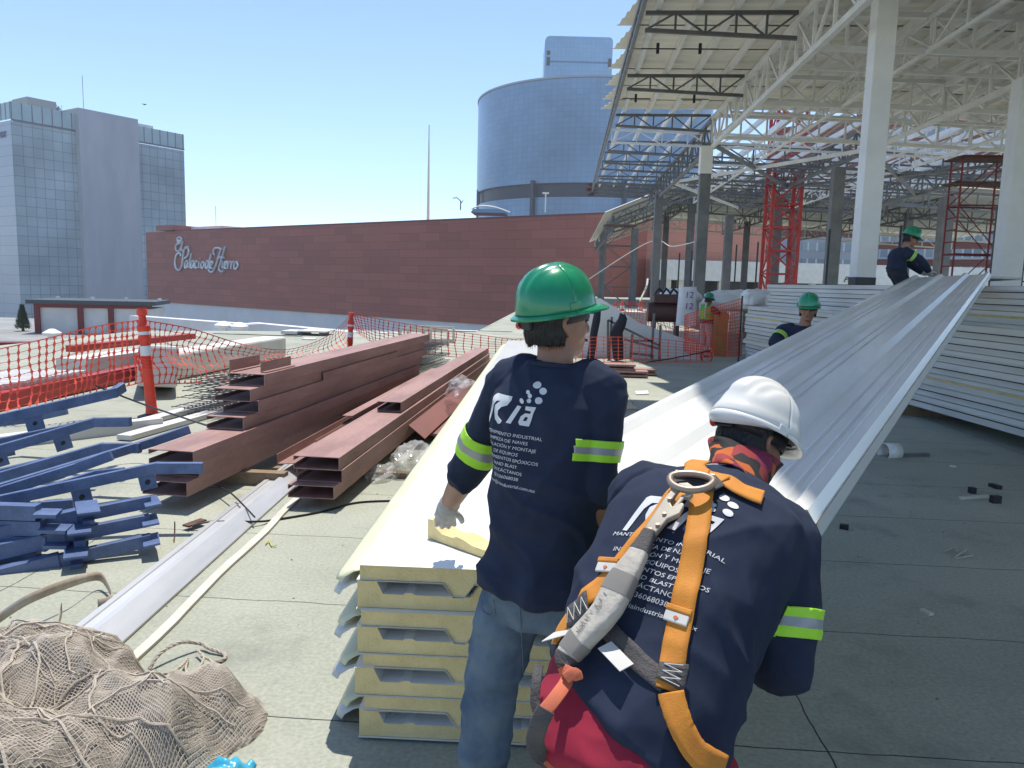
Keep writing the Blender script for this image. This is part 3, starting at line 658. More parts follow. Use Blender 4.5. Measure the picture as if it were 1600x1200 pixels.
# ------------------------------------------------------------------ maroon channels
M['channel'] = mat('channel_primer', (.38, .222, .19, 1), .6, col2=(.235, .128, .11, 1), scale=3.4, mix=(.3, .62), spec=.45, stretch=(1, .25, 1), fine=.2, bscale=25)
M['channel_in'] = mat('channel_inside', s(96, 62, 60), .7)
M['channel_red'] = mat('channel_reddish', (.35, .16, .13, 1), .42, col2=(.27, .12, .10, 1), scale=2, stretch=(1, .3, 1))
def c_profile(w, h, t=.007, lip=.035):
    return [(0, 0), (w, 0), (w, h), (0, h), (0, h - lip), (t, h - lip), (t, h - t), (w - t, h - t), (w - t, t), (t, t), (t, lip), (0, lip)]
def l_profile(w, h, t=.007): return [(0, 0), (w, 0), (w, t), (t, t), (t, h), (0, h)]
def channel(label, x, y, z, rz, L, prof, group, m=None, tilt=0):
    q = MB(); q.prism(prof, (0, 0, 0), (1, 0, 0), (0, 0, 1), (0, L, 0))
    o = q.build('steel_channel', m or M['channel'], loc=(0, 0, 0), bevel=.0025); place(o, (x, y, z), rz, ry=tilt)
    return tag(o, label, 'steel channel', group)
ra = rad(-4.2); w_, h_ = .345, .104
def off(x0, y0, dx, dy, r): return x0 + dx * math.cos(r) - dy * math.sin(r), y0 + dx * math.sin(r) + dy * math.cos(r)
nm = ['lowest', 'second lowest', 'third lowest']
for i in range(3):
    x, y = off(-2.955, 5.16, .012 * i, [0, .14, .05][i], ra)
    channel('long maroon steel channel, %s layer of the left pile by the blue frames' % nm[i], x, y, .11 + i * .106, ra, 6.1, c_profile(w_, h_), 'channels of the left maroon pile')
nm = ['fourth layer', 'fifth layer', 'sixth layer', 'seventh layer']
for i in range(4):
    x, y = off(-2.87, 6.0, [-.005, .02, .0, .035][i], [0, .22, .12, .3][i], ra)
    channel('maroon channel, %s of the left pile, its open end set back' % nm[i], x, y, .43 + i * .106, ra, 5.6, c_profile(.32, h_), 'channels of the left maroon pile')
x, y = off(-2.50, 7.6, 0, 0, ra); channel('narrow maroon channel leaning along the right side of the left pile', x, y, .64, ra, 2.6, c_profile(.09, .08, .006, .02), 'channels of the left maroon pile')
x, y = off(-2.50, 9.2, 0, 0, ra); channel('short maroon channel at the far right side of the left pile', x, y, .53, ra, 2.6, c_profile(.16, .1, .006, .03), 'channels of the left maroon pile')
x, y = off(-2.83, 6.35, 0, 0, ra); channel('short upright maroon angle lying on the top left of the pile', x, y, .856, ra, .55, l_profile(.05, .10), 'short angles on the left pile')
x, y = off(-2.56, 6.35, 0, 0, ra); channel('short upright maroon angle lying on the top right of the pile', x, y, .856, ra, .6, l_profile(.05, .09), 'short angles on the left pile')
for i in range(3):
    q = MB().box((-3.1, 5.9 + 2.2 * i, 0), (-2.2, 6.0 + 2.2 * i, .105)); tag(q.build('timber_bearer', M['timber']), 'timber bearer under the left maroon pile, %s from the front' % ['first', 'second', 'third'][i], 'bearer', 'bearers under the left maroon pile')
rb = rad(-1.6)
for i in range(3):
    x, y = off(-1.935, 5.38, [0, .012, -.02][2 - i], [.0, .03, -.06][2 - i], rb)
    channel('maroon channel, %s layer of the right pile beside the white panels' % ['lowest', 'middle', 'upper'][i], x, y, .085 + i * .1, rb, 8.6, c_profile(.345, .097), 'channels of the right maroon pile')
x, y = off(-1.80, 7.35, 0, 0, rb); channel('maroon channel lying on top of the right pile, starting further back', x, y, .388, rb, 6.6, c_profile(.24, .10), 'channels of the right maroon pile')
x, y = off(-2.06, 7.05, 0, 0, rb); channel('slim maroon channel along the left top of the right pile', x, y, .30, rb, 4.2, c_profile(.10, .09, .006, .02), 'channels of the right maroon pile')
x, y = off(-2.33, 6.1, 0, 0, rb); channel('wide maroon angle lying between the two piles, open side up', x, y, .13, rb, 5.5, l_profile(.24, .085), 'loose maroon angles', tilt=rad(-4))
x, y = off(-2.16, 6.6, 0, 0, rb); channel('maroon angle overlapping the wide angle between the two piles', x, y, .17, rb, 5.2, l_profile(.2, .07), 'loose maroon angles', tilt=rad(-14))
x, y = off(-1.56, 7.5, 0, 0, rb); channel('reddish maroon plate leaning against the right pile, shining in the sun', x, y, .26, rb, 3.6, [(0, 0), (.26, 0), (.26, .008), (0, .008)], 'loose maroon plates', M['channel_red'], tilt=rad(38))
x, y = off(-1.36, 7.9, 0, 0, rb); channel('reddish maroon plate lying flat beside the white panel stack', x, y, .05, rb, 4.6, [(0, 0), (.24, 0), (.24, .03), (0, .03)], 'loose maroon plates', M['channel_red'])
for i in range(3):
    q = MB().box((-2.45, 6.3 + 2.6 * i, 0), (-1.1, 6.38 + 2.6 * i, .05 if i else .048)); tag(q.build('timber_bearer', M['timber']), 'thin timber bearer under the right maroon pile, %s from the front' % ['first', 'second', 'third'][i], 'bearer', 'bearers under the right maroon pile')
# beams lying across behind the standing worker
for i, (z, x1, dy) in enumerate(((.02, 1.55, 0), (.13, 1.32, .05), (.02, 1.75, .38))):
    q = MB().prism(c_profile(.3, .105), (-.6, 14.2 + dy, z), (0, 1, 0), (0, 0, 1), (x1 + .6, 0, 0)); tag(q.build('steel_channel', M['channel']), ['maroon channel across the deck behind the standing worker, lower front one', 'maroon channel across the deck behind the standing worker, on top', 'maroon channel across the deck behind the standing worker, rear one'][i], 'steel channel', 'channels lying across the deck')
# ------------------------------------------------------------------ blue frames
M['blue'] = mat('blue_paint', (.105, .155, .29, 1), .45, col2=(.062, .098, .205, 1), scale=7, mix=(.33, .6), spec=.5, fine=.25, bscale=40)
def blue_frame(label, pts, sec=.085, plates=(), legs=()):
    pts = [V(p) for p in pts]
    t = thing('bent_steel_frame', label, 'steel frame', (pts[-1].x, pts[-1].y, min(p.z for p in pts)), 'blue bent steel frames piled at the left')
    for a, b in zip(pts[:-1], pts[1:]):
        d = (b - a).normalized(); MB().bar(a, b + d * sec * .3, sec * .62, sec).build('arm', M['blue'], t, bevel=.004)
    for i, (f, sz) in enumerate(plates):
        a, b = pts[0], pts[-2]; c = a.lerp(b, f); d = (b - a).normalized(); side = V((0, 0, 1)).cross(d).normalized()
        o_ = c - V((0, 0, sec * .5 + sz * .45)); q = MB(); hole = [(.018 * math.cos(k * math.pi / 5), .018 * math.sin(k * math.pi / 5)) for k in range(10)]
        q.bar(o_ - d * sz * .5, o_ + d * sz * .5, .012, sz); pl = q.build('bracket_plate', M['blue'], t)
        q = MB(); q.prism(hole, o_ - side * .0075, d, V((0, 0, 1)), side * .015); q.build('bolt_hole', M['black'], pl)
    for a, b, ss in legs: MB().bar(a, b, ss * .6, ss).build('cross_arm', M['blue'], t, bevel=.004)
    return t
def arm(l, k, e, Ys): return [P(*l, Ys[0]), P(*k, Ys[1]), P(*e, Ys[2])]
bf = [
 ('blue bent frame at the very back of the pile, its flat end plate uppermost', arm((-260, 715), (178, 614), (190, 606), (5.2, 6.4, 6.5)), .10, ((.68, .13),)),
 ('blue bent frame under the topmost arm, ending in a short level arm', arm((-260, 778), (147, 660), (200, 659), (4.9, 6.0, 6.0)), .09, ((.6, .1), (.86, .12))),
 ('blue bent frame in the middle of the pile, its level end at half height', arm((-260, 820), (159, 700), (215, 700), (4.6, 5.5, 5.5)), .09, ((.8, .11),)),
 ('blue bent frame reaching furthest right, its level end over the maroon pile', arm((-260, 838), (244, 731), (312, 731), (4.1, 4.75, 4.8)), .085, ((.75, .11), (.97, .1))),
 ('straight blue frame passing behind to the right with an end plate', arm((-120, 800), (240, 690), (292, 672), (4.5, 5.6, 5.75)), .08, ()),
 ('blue bent frame low in the pile under the middle arm', arm((-260, 850), (120, 731), (170, 713), (4.3, 5.05, 5.1)), .085, ((.62, .1),)),
 ('blue bent frame at the left edge, mostly hidden behind the others', arm((-260, 690), (40, 655), (100, 642), (5.6, 6.6, 6.6)), .09, ()),
]
bf += [
 ('thin blue frame between the two upper arms, ending short', arm((-260, 745), (110, 668), (140, 661), (5.1, 6.1, 6.1)), .08, ((.7, .1),)),
 ('thin blue frame below the second arm, half in shade', arm((-260, 800), (100, 716), (150, 702), (4.7, 5.6, 5.65)), .08, ((.8, .09),)),
 ('thin blue frame just above the lowest bent arm', arm((-260, 868), (150, 742), (190, 738), (4.2, 4.9, 4.9)), .075, ((.7, .09),)),
 ('lowest bent blue frame above the foot of the pile', arm((-260, 900), (60, 792), (110, 788), (4.0, 4.55, 4.6)), .08, ((.6, .1),)),
]
for lab, pts, sec, pl in bf: blue_frame(lab, pts, sec * .84, pl)
# lower layers : short arms with end plates on a common upright
for i, (l, r, Y, lab) in enumerate((((60, 818), (236, 783), 4.5, 'upper'), ((40, 850), (234, 812), 4.4, 'middle'), ((30, 890), (236, 843), 4.3, 'lower'))):
    a, b = P(*l, Y - .35), P(*r, Y); d = (b - a).normalized(); sd_ = V((0, 0, 1)).cross(d).normalized()
    t = thing('bent_steel_frame', 'low blue frame with end plates at the foot of the pile, %s of the three' % lab, 'steel frame', (b.x, b.y, b.z - .05), 'low blue frames at the foot of the pile')
    MB().bar(a, b, .05, .075).build('arm', M['blue'], t, bevel=.004)
    MB().bar(b - sd_ * .12 - V((0, 0, .0)), b + sd_ * .1 - V((0, 0, .0)), .09, .012, up=d.cross(sd_)).build('end_plate', M['blue'], t)
    c = a.lerp(b, .42); MB().bar(c + V((0, 0, .045)) - sd_ * .16, c + V((0, 0, .045)) + sd_ * .12, .12, .012, up=(0, 0, 1)).build('bracket_plate', M['blue'], t)
    MB().bar(c - V((0, 0, .06)) - sd_ * .1, c - V((0, 0, .06)) + sd_ * .1, .06, .09, up=(0, 0, 1)).build('cross_arm', M['blue'], t)
    c2 = a - d * .55 - V((0, 0, .02)); MB().bar(c2, a + d * .2, .07, .09).build('rear_arm', M['blue'], t, bevel=.004)
for i in range(6):
    c = P(60 + 8 * (i % 3), 800 + i * 24, 4.1); t = thing('bent_steel_frame', 'blue frame end in the shaded left foot of the pile, %s from the top' % ['first', 'second', 'third', 'fourth', 'fifth', 'sixth'][i], 'steel frame', c, 'shaded frame ends at the left foot of the pile')
    MB().bar(c + V((-.9, -.12, .02)), c + V((.0, 0, 0)), .07, .085).build('arm', M['blue'], t)
    MB().bar(c + V((.0, -.02, 0)), c + V((.11 + .03 * (i % 2), .02, -.01)), .13, .02).build('end_plate', M['blue'], t)
# ------------------------------------------------------------------ galvanised trough, pale batten
a0 = PZ(90, 1000, .03); a1 = PZ(455, 718, .03); ra_ = math.atan2(-(a1.x - a0.x), a1.y - a0.y)
prof = [(0, 0), (0, .02), (.035, .02), (.04, .05), (.075, .055), (.08, .045), (.15, .045), (.155, .075), (.185, .075), (.29, .012), (.29, 0)]
o = MB().prism(prof, (0, 0, 0), (1, 0, 0), (0, 0, 1), (0, 6.4, 0)).build('galvanised_channel', M['galv'], loc=(0, 0, 0), bevel=.002)
place(o, (a0.x + .03, a0.y - .75, .004), ra_); tag(o, 'long galvanised steel trough on the deck running from the netting heap under the maroon piles', 'steel trough')
M['batten'] = mat('pale_batten', (.62, .60, .52, 1), .7, col2=(.5, .48, .4, 1), scale=4, bump=.1)
q = MB(); rows = []
for j in range(30):
    y = 5.6 * j / 29; wv = .008 * math.sin(j * .9) + .006 * noise.noise(V((j * .5, 3, 0)))
    rows.append([V((wv, y, 0)), V((.048 + wv, y, 0)), V((.048 + wv, y, .014)), V((wv, y, .017))])
o = q.loft(rows).build('pale_batten', M['batten'], loc=(0, 0, 0)); place(o, (a0.x + .375, a0.y - .1, .004), ra_); tag(o, 'pale wavy batten lying along the right edge of the galvanised trough', 'batten')
# ------------------------------------------------------------------ strap, ropes, netting heap, plastic
M['strap'] = mat('strap_beige', (.50, .46, .39, 1), .8, col2=(.36, .29, .22, 1), scale=9)
def ribbon(pts, wd, nrm=None, vertical=True, n=6, m=None, name='strap', label='', cat=''):
    pp = [V(p) for p in bez([tuple(p) for p in pts], n)]; rows = []
    for p in pp: rows.append([p, p + V((0, 0, wd))])
    q = MB(); q.add([p for r in rows for p in r], [(2 * i, 2 * i + 1, 2 * i + 3, 2 * i + 2) for i in range(len(pp) - 1)])
    o = q.build(name, m, smooth=40, solid=.004); return tag(o, label, cat)
cp_ = lambda px, py, z, sc=3.2, ox=0, oy=840: PZ(ox + px / sc, oy + py / sc, z)
ribbon([cp_(-60, 470, .02), cp_(0, 425, .03), cp_(150, 330, .1), cp_(350, 250, .1), cp_(480, 215, .05), cp_(530, 245, .03), cp_(560, 330, .0), cp_(490, 355, .005)], .05, m=M['strap'], name='webbing_strap', label='beige webbing strap with rusty patches curling beside the blue frames', cat='strap')
ribbon([cp_(310, 370, .06), cp_(300, 420, .02), cp_(265, 480, .005), cp_(120, 490, .004), cp_(-80, 490, .004)], .045, m=M['strap'], name='webbing_strap', label='lower pale strap lying flat in front of the blue frames', cat='strap')
M['rope'] = mat('rope_beige', (.55, .49, .40, 1), .9, col2=(.42, .36, .29, 1), scale=30, bump=.3, bscale=120)
def rope(pts, r, label, n=8):
    pp = [V(p) for p in bez([tuple(p) for p in pts], n)]; q = MB(); fine = []
    for a, b in zip(pp[:-1], pp[1:]):
        k = max(1, int((b - a).length / .006))
        for i in range(k): fine.append(a.lerp(b, i / k))
    for st in range(3):
        tr = []; ph = st * 2.094; acc = 0; u = None
        for i, p in enumerate(fine):
            d = (fine[min(i + 1, len(fine) - 1)] - fine[max(0, i - 1)]).normalized(); u = d.orthogonal().normalized() if u is None else (u - d * u.dot(d)).normalized(); w = d.cross(u)
            if i: acc += (p - fine[i - 1]).length
            a = ph + acc / (r * 5.5) * 2 * math.pi / 1.6; tr.append(p + (u * math.cos(a) + w * math.sin(a)) * r * .48)
        q.tube(tr, r * .58, 5)
    return tag(q.build('rope', M['rope'], smooth=60), label, 'rope', 'ropes by the netting heap')
rope([cp_(745, 660, .01), cp_(800, 580, .05), cp_(900, 525, .06), cp_(1000, 530, .03), cp_(1050, 555, .02), cp_(1125, 585, .01), cp_(1110, 612, .01), cp_(1055, 625, .01)], .0085, 'thick twisted rope arching out of the netting heap, the rearmost loop')
rope([cp_(770, 690, .02), cp_(850, 675, .03), cp_(910, 640, .03), cp_(940, 600, .02), cp_(930, 650, .02), cp_(950, 690, .02), cp_(1030, 690, .02), cp_(1110, 690, .02), cp_(1100, 715, .012), cp_(960, 720, .012), cp_(860, 690, .01)], .0065, 'thin knotted rope tangle between the two big loops of rope')
rope([cp_(985, 560, .03), cp_(1020, 600, .03), cp_(1000, 650, .02), cp_(1040, 660, .02), cp_(1060, 620, .02), cp_(1000, 590, .03)], .006, 'thin rope wound into the frayed knot of netting')
rope([cp_(860, 840, .05), cp_(950, 790, .08), cp_(1060, 782, .06), cp_(1150, 800, .03), cp_(1190, 835, .02), cp_(1130, 850, .03), cp_(1050, 880, .03), cp_(1000, 920, .02), cp_(990, 980, .02)], .0085, 'thick twisted rope looping at the front right of the netting heap')
rope([cp_(1000, 980, .01), cp_(1040, 1050, .02), cp_(1100, 1010, .03), cp_(1150, 980, .02)], .005, 'dark thin cord at the very front of the netting heap').data.materials[0] = mat('rope_dark', (.06, .055, .05, 1), .9)
M['net_fill'] = mat('netting_folds', (.36, .315, .26, 1), .95, col2=(.20, .17, .14, 1), scale=14, bump=.5, bscale=70)
M['net_str'] = mat('netting_strand', (.52, .46, .385, 1), .9, col2=(.42, .365, .30, 1), scale=10)
lob = [(-1.92, 2.52, .44, .36, .29), (-1.46, 2.36, .30, .30, .22), (-2.40, 2.45, .3, .4, .27), (-1.75, 2.02, .42, .26, .29), (-1.30, 2.60, .2, .2, .16), (-2.15, 2.2, .4, .3, .3), (-1.27, 2.42, .12, .12, .08)]
def hp(x, y):
    h = 0
    for (cx, cy, rx, ry, hh) in lob:
        d = ((x - cx) / rx) ** 2 + ((y - cy) / ry) ** 2
        h = max(h, hh * math.sqrt(max(0, 1 - d)) if d < 1 else 0)
    return h
def heap(x, y):
    # soft union, folds running over the lobes
    hh = sum(hp(x + dx, y + dy) for dx in (-.05, 0, .05) for dy in (-.05, 0, .05)) / 9
    n1 = 1 - abs(noise.noise(V((x * 3.2 + y * 1.5, y * 2.0 - x * 2.2, 1.3)))) * 2
    n2 = 1 - abs(noise.noise(V((x * 8 + 3 * y, y * 5 - 3 * x, 5)))) * 2
    n3 = noise.noise(V((x * 22, y * 22, 2)))
    k = min(1, hh / .12)
    return hh + k * (.065 * n1 + .036 * n2 + .012 * n3) - (.02 if hh < .012 else 0)
heap_t = thing('netting_heap', 'heap of tangled tan safety netting at the bottom left corner', 'netting', (-1.8, 2.4, 0))
q = MB(); q.grid(lambda u, v: V((-2.9 + 1.85 * u, 1.62 + 1.45 * v, heap(-2.9 + 1.85 * u, 1.62 + 1.45 * v) - .012)), 170, 130); q.build('folded_net', M['net_fill'], heap_t, smooth=180)
q = MB()
def strand(fn, n, wd):
    pts = [fn(i / n) for i in range(n + 1)]; cur = []
    for p in pts + [None]:
        if p is not None and p.z > .012: cur.append(p)
        else:
            if len(cur) > 3:
                vs = []
                for i, p_ in enumerate(cur):
                    d = (cur[min(i + 1, len(cur) - 1)] - cur[max(0, i - 1)]).normalized(); sdv = d.cross(V((0, -.4, 1))).normalized() * wd; vs += [p_ - sdv, p_ + sdv]
                q.add(vs, [(2 * i, 2 * i + 1, 2 * i + 3, 2 * i + 2) for i in range(len(cur) - 1)])
            cur = []
def warp(a, b):
    x = a + .09 * noise.noise(V((a * 2.5, b * 2.5, 7))) ; y = b + .09 * noise.noise(V((a * 2.5, b * 2.5, 17)))
    return V((x, y, heap(x, y) + .003 + .004 * noise.noise(V((a * 9, b * 9, 3)))))
for i in range(190):
    c = -2.9 + 1.85 * i / 189; strand(lambda f: warp(c + .35 * (f - .5), 1.62 + 1.45 * f), 90, .0011)
for i in range(150):
    c = 1.55 + 1.6 * i / 149; strand(lambda f: warp(-2.9 + 1.85 * f, c - .25 * (f - .5)), 110, .0011)
q.build('mesh_strands', M['net_str'], heap_t, fix=False)
for k in range(46):
    r_ = random.Random(k + 40); q = MB(); x0 = -2.4 + r_.random() * 1.15; y0 = 1.95 + r_.random() * .75; an = r_.random() * 6.28; pts = []
    for i in range(20 + k % 17):
        an += r_.gauss(0, .28); x0 += .03 * math.cos(an); y0 += .03 * math.sin(an)
        if hp(x0, y0) > .03: pts.append(V((x0, y0, heap(x0, y0) + .008)))
    if len(pts) > 4: q.tube(pts, .0022 + .0028 * (k % 3) / 2, 5); q.build('loose_cord', M['rope'], heap_t, smooth=60)
q = MB(); c0 = cp_(1090, 1120, .03)
q.grid(lambda u, v: V((-1.16 + .17 * u, 2.22 + .15 * v, .02 + .05 * math.sin(u * 3.1) * math.sin(v * 3.0) + .025 * noise.noise(V((u * 5, v * 5, 1))))), 20, 20)
tag(q.build('plastic_scrap', mat('plastic_blue', (.05, .42, .62, 1), .3, spec=.6), smooth=180, solid=.002), 'crumpled bright blue plastic scrap at the bottom edge by the netting', 'plastic sheet')
M['film'] = mat('clear_film', (.8, .8, .78, 1), .12, col2=(.66, .65, .62, 1), scale=5, alpha=.34, spec=.9, bump=.5, bscale=9)
def film(label, c, rx, ry, rz_, sd_):
    q = MB()
    def fn(u, v):
        a = u * 2 * math.pi; b = v * math.pi * .52; d = V((math.cos(a) * math.cos(b - .05), math.sin(a) * math.cos(b - .05), math.sin(b)))
        k = 1 + .30 * (1 - abs(noise.noise(d * 1.5 + V((sd_, 0, 0)))) * 2.6) + .10 * (1 - abs(noise.noise(d * 3.3 + V((0, sd_, 0)))) * 2)
        return V(c) + V((d.x * rx * k, d.y * ry * k, max(0, d.z * rz_ * k)))
    q.grid(fn, 60, 26); return tag(q.build('plastic_wrap', M['film'], smooth=50), label, 'plastic wrap', 'crumpled clear plastic')
film('crumpled clear plastic wrap on the deck between the right maroon pile and the panels', PZ(640, 735, 0) + V((0, .1, 0)), .15, .36, .17, 1)
film('smaller crumpled clear plastic spilling toward the front of the right pile', PZ(590, 748, 0) + V((.02, .12, 0)), .11, .22, .08, 4)
film('crumpled clear plastic caught on top of the right maroon pile further back', P(722, 600, 9.3) - V((0, 0, .12)), .16, .35, .17, 9)
M['cable'] = mat('cable_black', (.02, .02, .02, 1), .5)
def cable(pts, r, name, label, m=None, cat='cable'):
    q = MB(); q.tube(bez([tuple(p) for p in pts], 8), r, 6); return tag(q.build(name, m or M['cable'], smooth=60), label, cat)
cable([PZ(300, 822, .03), PZ(330, 815, .05), PZ(400, 815, .03), PZ(430, 812, .01), PZ(500, 800, .008), PZ(560, 785, .008), PZ(640, 782, .008)], .008, 'power_cable', 'black cable crossing the deck from the trough to the panel stack')
cable([PZ(330, 755, .06), PZ(360, 770, .09), PZ(398, 808, .07)], .006, 'power_cable', 'short black cable draped over the galvanised trough')
cable([P(148, 602, 6.3), P(225, 632, 6.6), P(330, 667, 6.2)], .009, 'thin_rod', 'thin dark rod leaning from the top blue frame to the maroon pile', M['dark_steel'], 'rod')
q = MB(); q.bar(PZ(290, 822, .03), PZ(318, 812, .035), .06, .012); tag(q.build('wood_chip', M['rust']), 'small brown scrap at the left end of the black cable', 'scrap')
cable([PZ(272, 848, .0), PZ(273, 830, .05), PZ(273, 815, .11)], .004, 'bent_wire', 'short upright wire by the end of the galvanised trough', M['rust'], 'wire')
cable([PZ(415, 850, .01), PZ(420, 845, .012), PZ(425, 853, .01), PZ(432, 852, .01)], .004, 'yellow_cord_scrap', 'tiny yellow cord scrap on the sunlit deck', mat('yellow', (.7, .6, .1, 1), .6), 'cord')
# debris on the deck
q = MB(); c = PZ(1380, 706, .05); q.tube([c, c + V((.16, .05, .0))], .09, 16, cap=False); o = q.build('paper_cup', M['panel_white'], smooth=60, solid=.003); tag(o, 'white paper cup lying on the shaded deck beside the carried panel', 'cup')
for i, (a, b, h, lab) in enumerate((((1390, 712), (1450, 710), .03, 'thin grey batten lying beside the white cup'), ((1500, 778), (1545, 775), .02, 'thin pale strip on the shaded deck near the right edge'), ((1549, 780), (1562, 780), .06, 'small black block at the right end of the pale strip'), ((1515, 766), (1523, 766), .05, 'small black clip behind the pale strip'), ((1312, 822), (1326, 824), .03, 'small black scrap near the carried panel'), ((1440, 952), (1456, 960), .012, 'thin pale splinter in the foreground shade'), ((1548, 757), (1562, 762), .03, 'bent black scrap near the right edge'), ((1484, 728), (1494, 729), .01, 'small white paper scrap on the shaded deck'))):
    pa, pb = PZ(*a, h / 2), PZ(*b, h / 2); q = MB(); q.bar(pa, pb, .05 if h > .02 else .03, h)
    tag(q.build('deck_scrap', [M['grey_steel'], M['batten'], M['black'], M['black'], M['black'], M['batten'], M['black'], M['white_paint']][i]), lab, 'scrap')
cable([PZ(1475, 862, .006), PZ(1490, 856, .02), PZ(1500, 866, .006), PZ(1510, 858, .02), PZ(1492, 872, .006), PZ(1520, 868, .006)], .006, 'cord_tangle', 'pale tangled cord on the shaded deck at the right', M['strap'], 'cord')
gq = MB(); r_ = random.Random(9)
for i in range(420):
    x = r_.uniform(-3.5, 4.5); y = r_.uniform(2.2, 12); k = r_.uniform(.002, .008); 
    gq.add([V((x - k, y, 0)), V((x, y - k, 0)), V((x + k, y, 0)), V((x, y + k, 0)), V((x, y, k * 1.2))], [(0, 1, 4), (1, 2, 4), (2, 3, 4), (3, 0, 4)])
tag(gq.build('grit', mat('grit', (.4, .37, .3, 1), .9, col2=(.1, .09, .08, 1), scale=3), loc=(0, 0, .0045)), kind='stuff')
for n_, lab in ((0, 'flat pale scrap on the dark deck behind the standing worker'), (1, 'sun patch on the deck left of the carried panel, put in as a tan sheet')):
    pts = [[(992, 612), (1012, 611), (1014, 616), (994, 617)], [(968, 630), (984, 630), (998, 640), (968, 640)]][n_]
    q = MB(); a = [PZ(*p, .005) for p in pts]; q.loft([a, [p + V((0, 0, .012)) for p in a]]); tag(q.build('scrap_and_sun_patch', [M['white_paint'], mat('sun_patch_tan', (.6, .5, .36, 1), .7)][n_]), lab, 'board')  # the second is a pool of sunlight put in as a tan sheet
# ------------------------------------------------------------------ rebar mesh bundle
M['wire'] = mat('wire_mesh', (.15, .15, .14, 1), .6, .3)
def wire_panel():
    q = MB(); Lx, Ly = 1.25, 7.0; r_ = .0055
    for i in range(9): q.tube([(Lx * i / 8, 0, 0), (Lx * i / 8, Ly, 0)], r_, 4)
    for j in range(47): q.tube([(0, Ly * j / 46, .008), (Lx, Ly * j / 46, .008)], r_, 4)
    return q.build('wire_mesh_panel', M['wire'], loc=(0, 0, 0), fix=False)
wsrc = None
for i in range(9):
    o = wire_panel() if wsrc is None else copy_tree(wsrc); wsrc = wsrc or o
    place(o, (-4.5 + rnd.uniform(-.1, .1), 8.75 + rnd.uniform(-.25, .25), .04 + i * .048), rad(-7) + rnd.uniform(-.02, .02), label='grey welded wire mesh panel in the stack behind the maroon pile, %s' % words_pos(9 - i, 9))
    tag(o, cat='wire mesh', group='wire mesh panels in the stack behind the maroon pile')
for i in range(2):
    q = MB().bar((-4.7 + .35 * i, 7.6 - .3 * i, .035), (-3.75 + .3 * i, 15.0, .035), .16, .05); tag(q.build('white_plank', M['white_wall']), ['pale plank under the left edge of the wire mesh', 'pale plank under the right edge of the wire mesh'][i], 'plank', 'pale planks under the wire mesh')
q = MB().bar((-5.4, 6.6, .06), (-4.35, 8.0, .06), .14, .12); tag(q.build('white_box_section', M['white_wall']), 'pale box section lying behind the blue frames left of the orange post', 'box section')
# ------------------------------------------------------------------ delineator posts and nets
M['orange'] = mat('orange_plastic', (.80, .06, .025, 1), .42, col2=(.65, .045, .02, 1), scale=8)
M['reflect'] = mat('reflective_white', (.75, .76, .78, 1), .35)
def post(label, b, tip, h, r):
    b = V(b); tip = V(tip); ax = (tip - b).normalized(); t = thing('delineator_post', label, 'post', b, 'orange delineator posts')
    A_ = lambda z: b + ax * z
    MB().tube([b, A_(.03), A_(.05)], [r * 2.6, r * 2.5, r * 1.2], 20).build('rubber_base', M['black'], t, smooth=40)
    zs = [.04, .1, h * .70, h * .72, h * .74, h * .78, h * .80, h * .84, h * .86, h * .93, h * .94, h * .97, h]
    rs = [r * 1.15, r, r * .82, r * 1.1, r * 1.1, r * .8, r * 1.12, r * 1.12, r * .75, r * .62, r * .95, r * .95, r * .8]
    MB().tube([A_(z) for z in zs], rs, 20).build('tube', M['orange'], t, smooth=40)
    for f0, f1 in ((.57, .66), (.745, .80)):
        MB().tube([A_(h * f0), A_(h * f1)], [r * .89 + .004, r * .84 + .006], 20, cap=False).build('reflective_band', M['reflect'], t, smooth=40)
    for i in range(4): 
        z = h * (.46 + .03 * i); MB().tube([A_(z) + V((r * .95 * math.cos(a), r * .95 * math.sin(a), .01 * math.sin(a * 2))) for a in [k * math.pi / 8 for k in range(17)]], .006, 4).build('net_wrap', M['orange'], t)
    return t
pb = PZ(238, 652, 0); post('orange delineator post with white bands holding the net, nearest and tallest', pb, P(221, 483, 8.62), 1.27, .062)
pb2 = P(545, 600, 14.0); pb2.z = 0; post('smaller farther orange post wrapped in net behind the maroon pile', pb2, P(549, 489, 14), 1.06, .055)
M['net_orange'] = mat('net_orange', (.95, .115, .055, 1), .5, col2=(.85, .085, .045, 1), scale=4, trans=0)
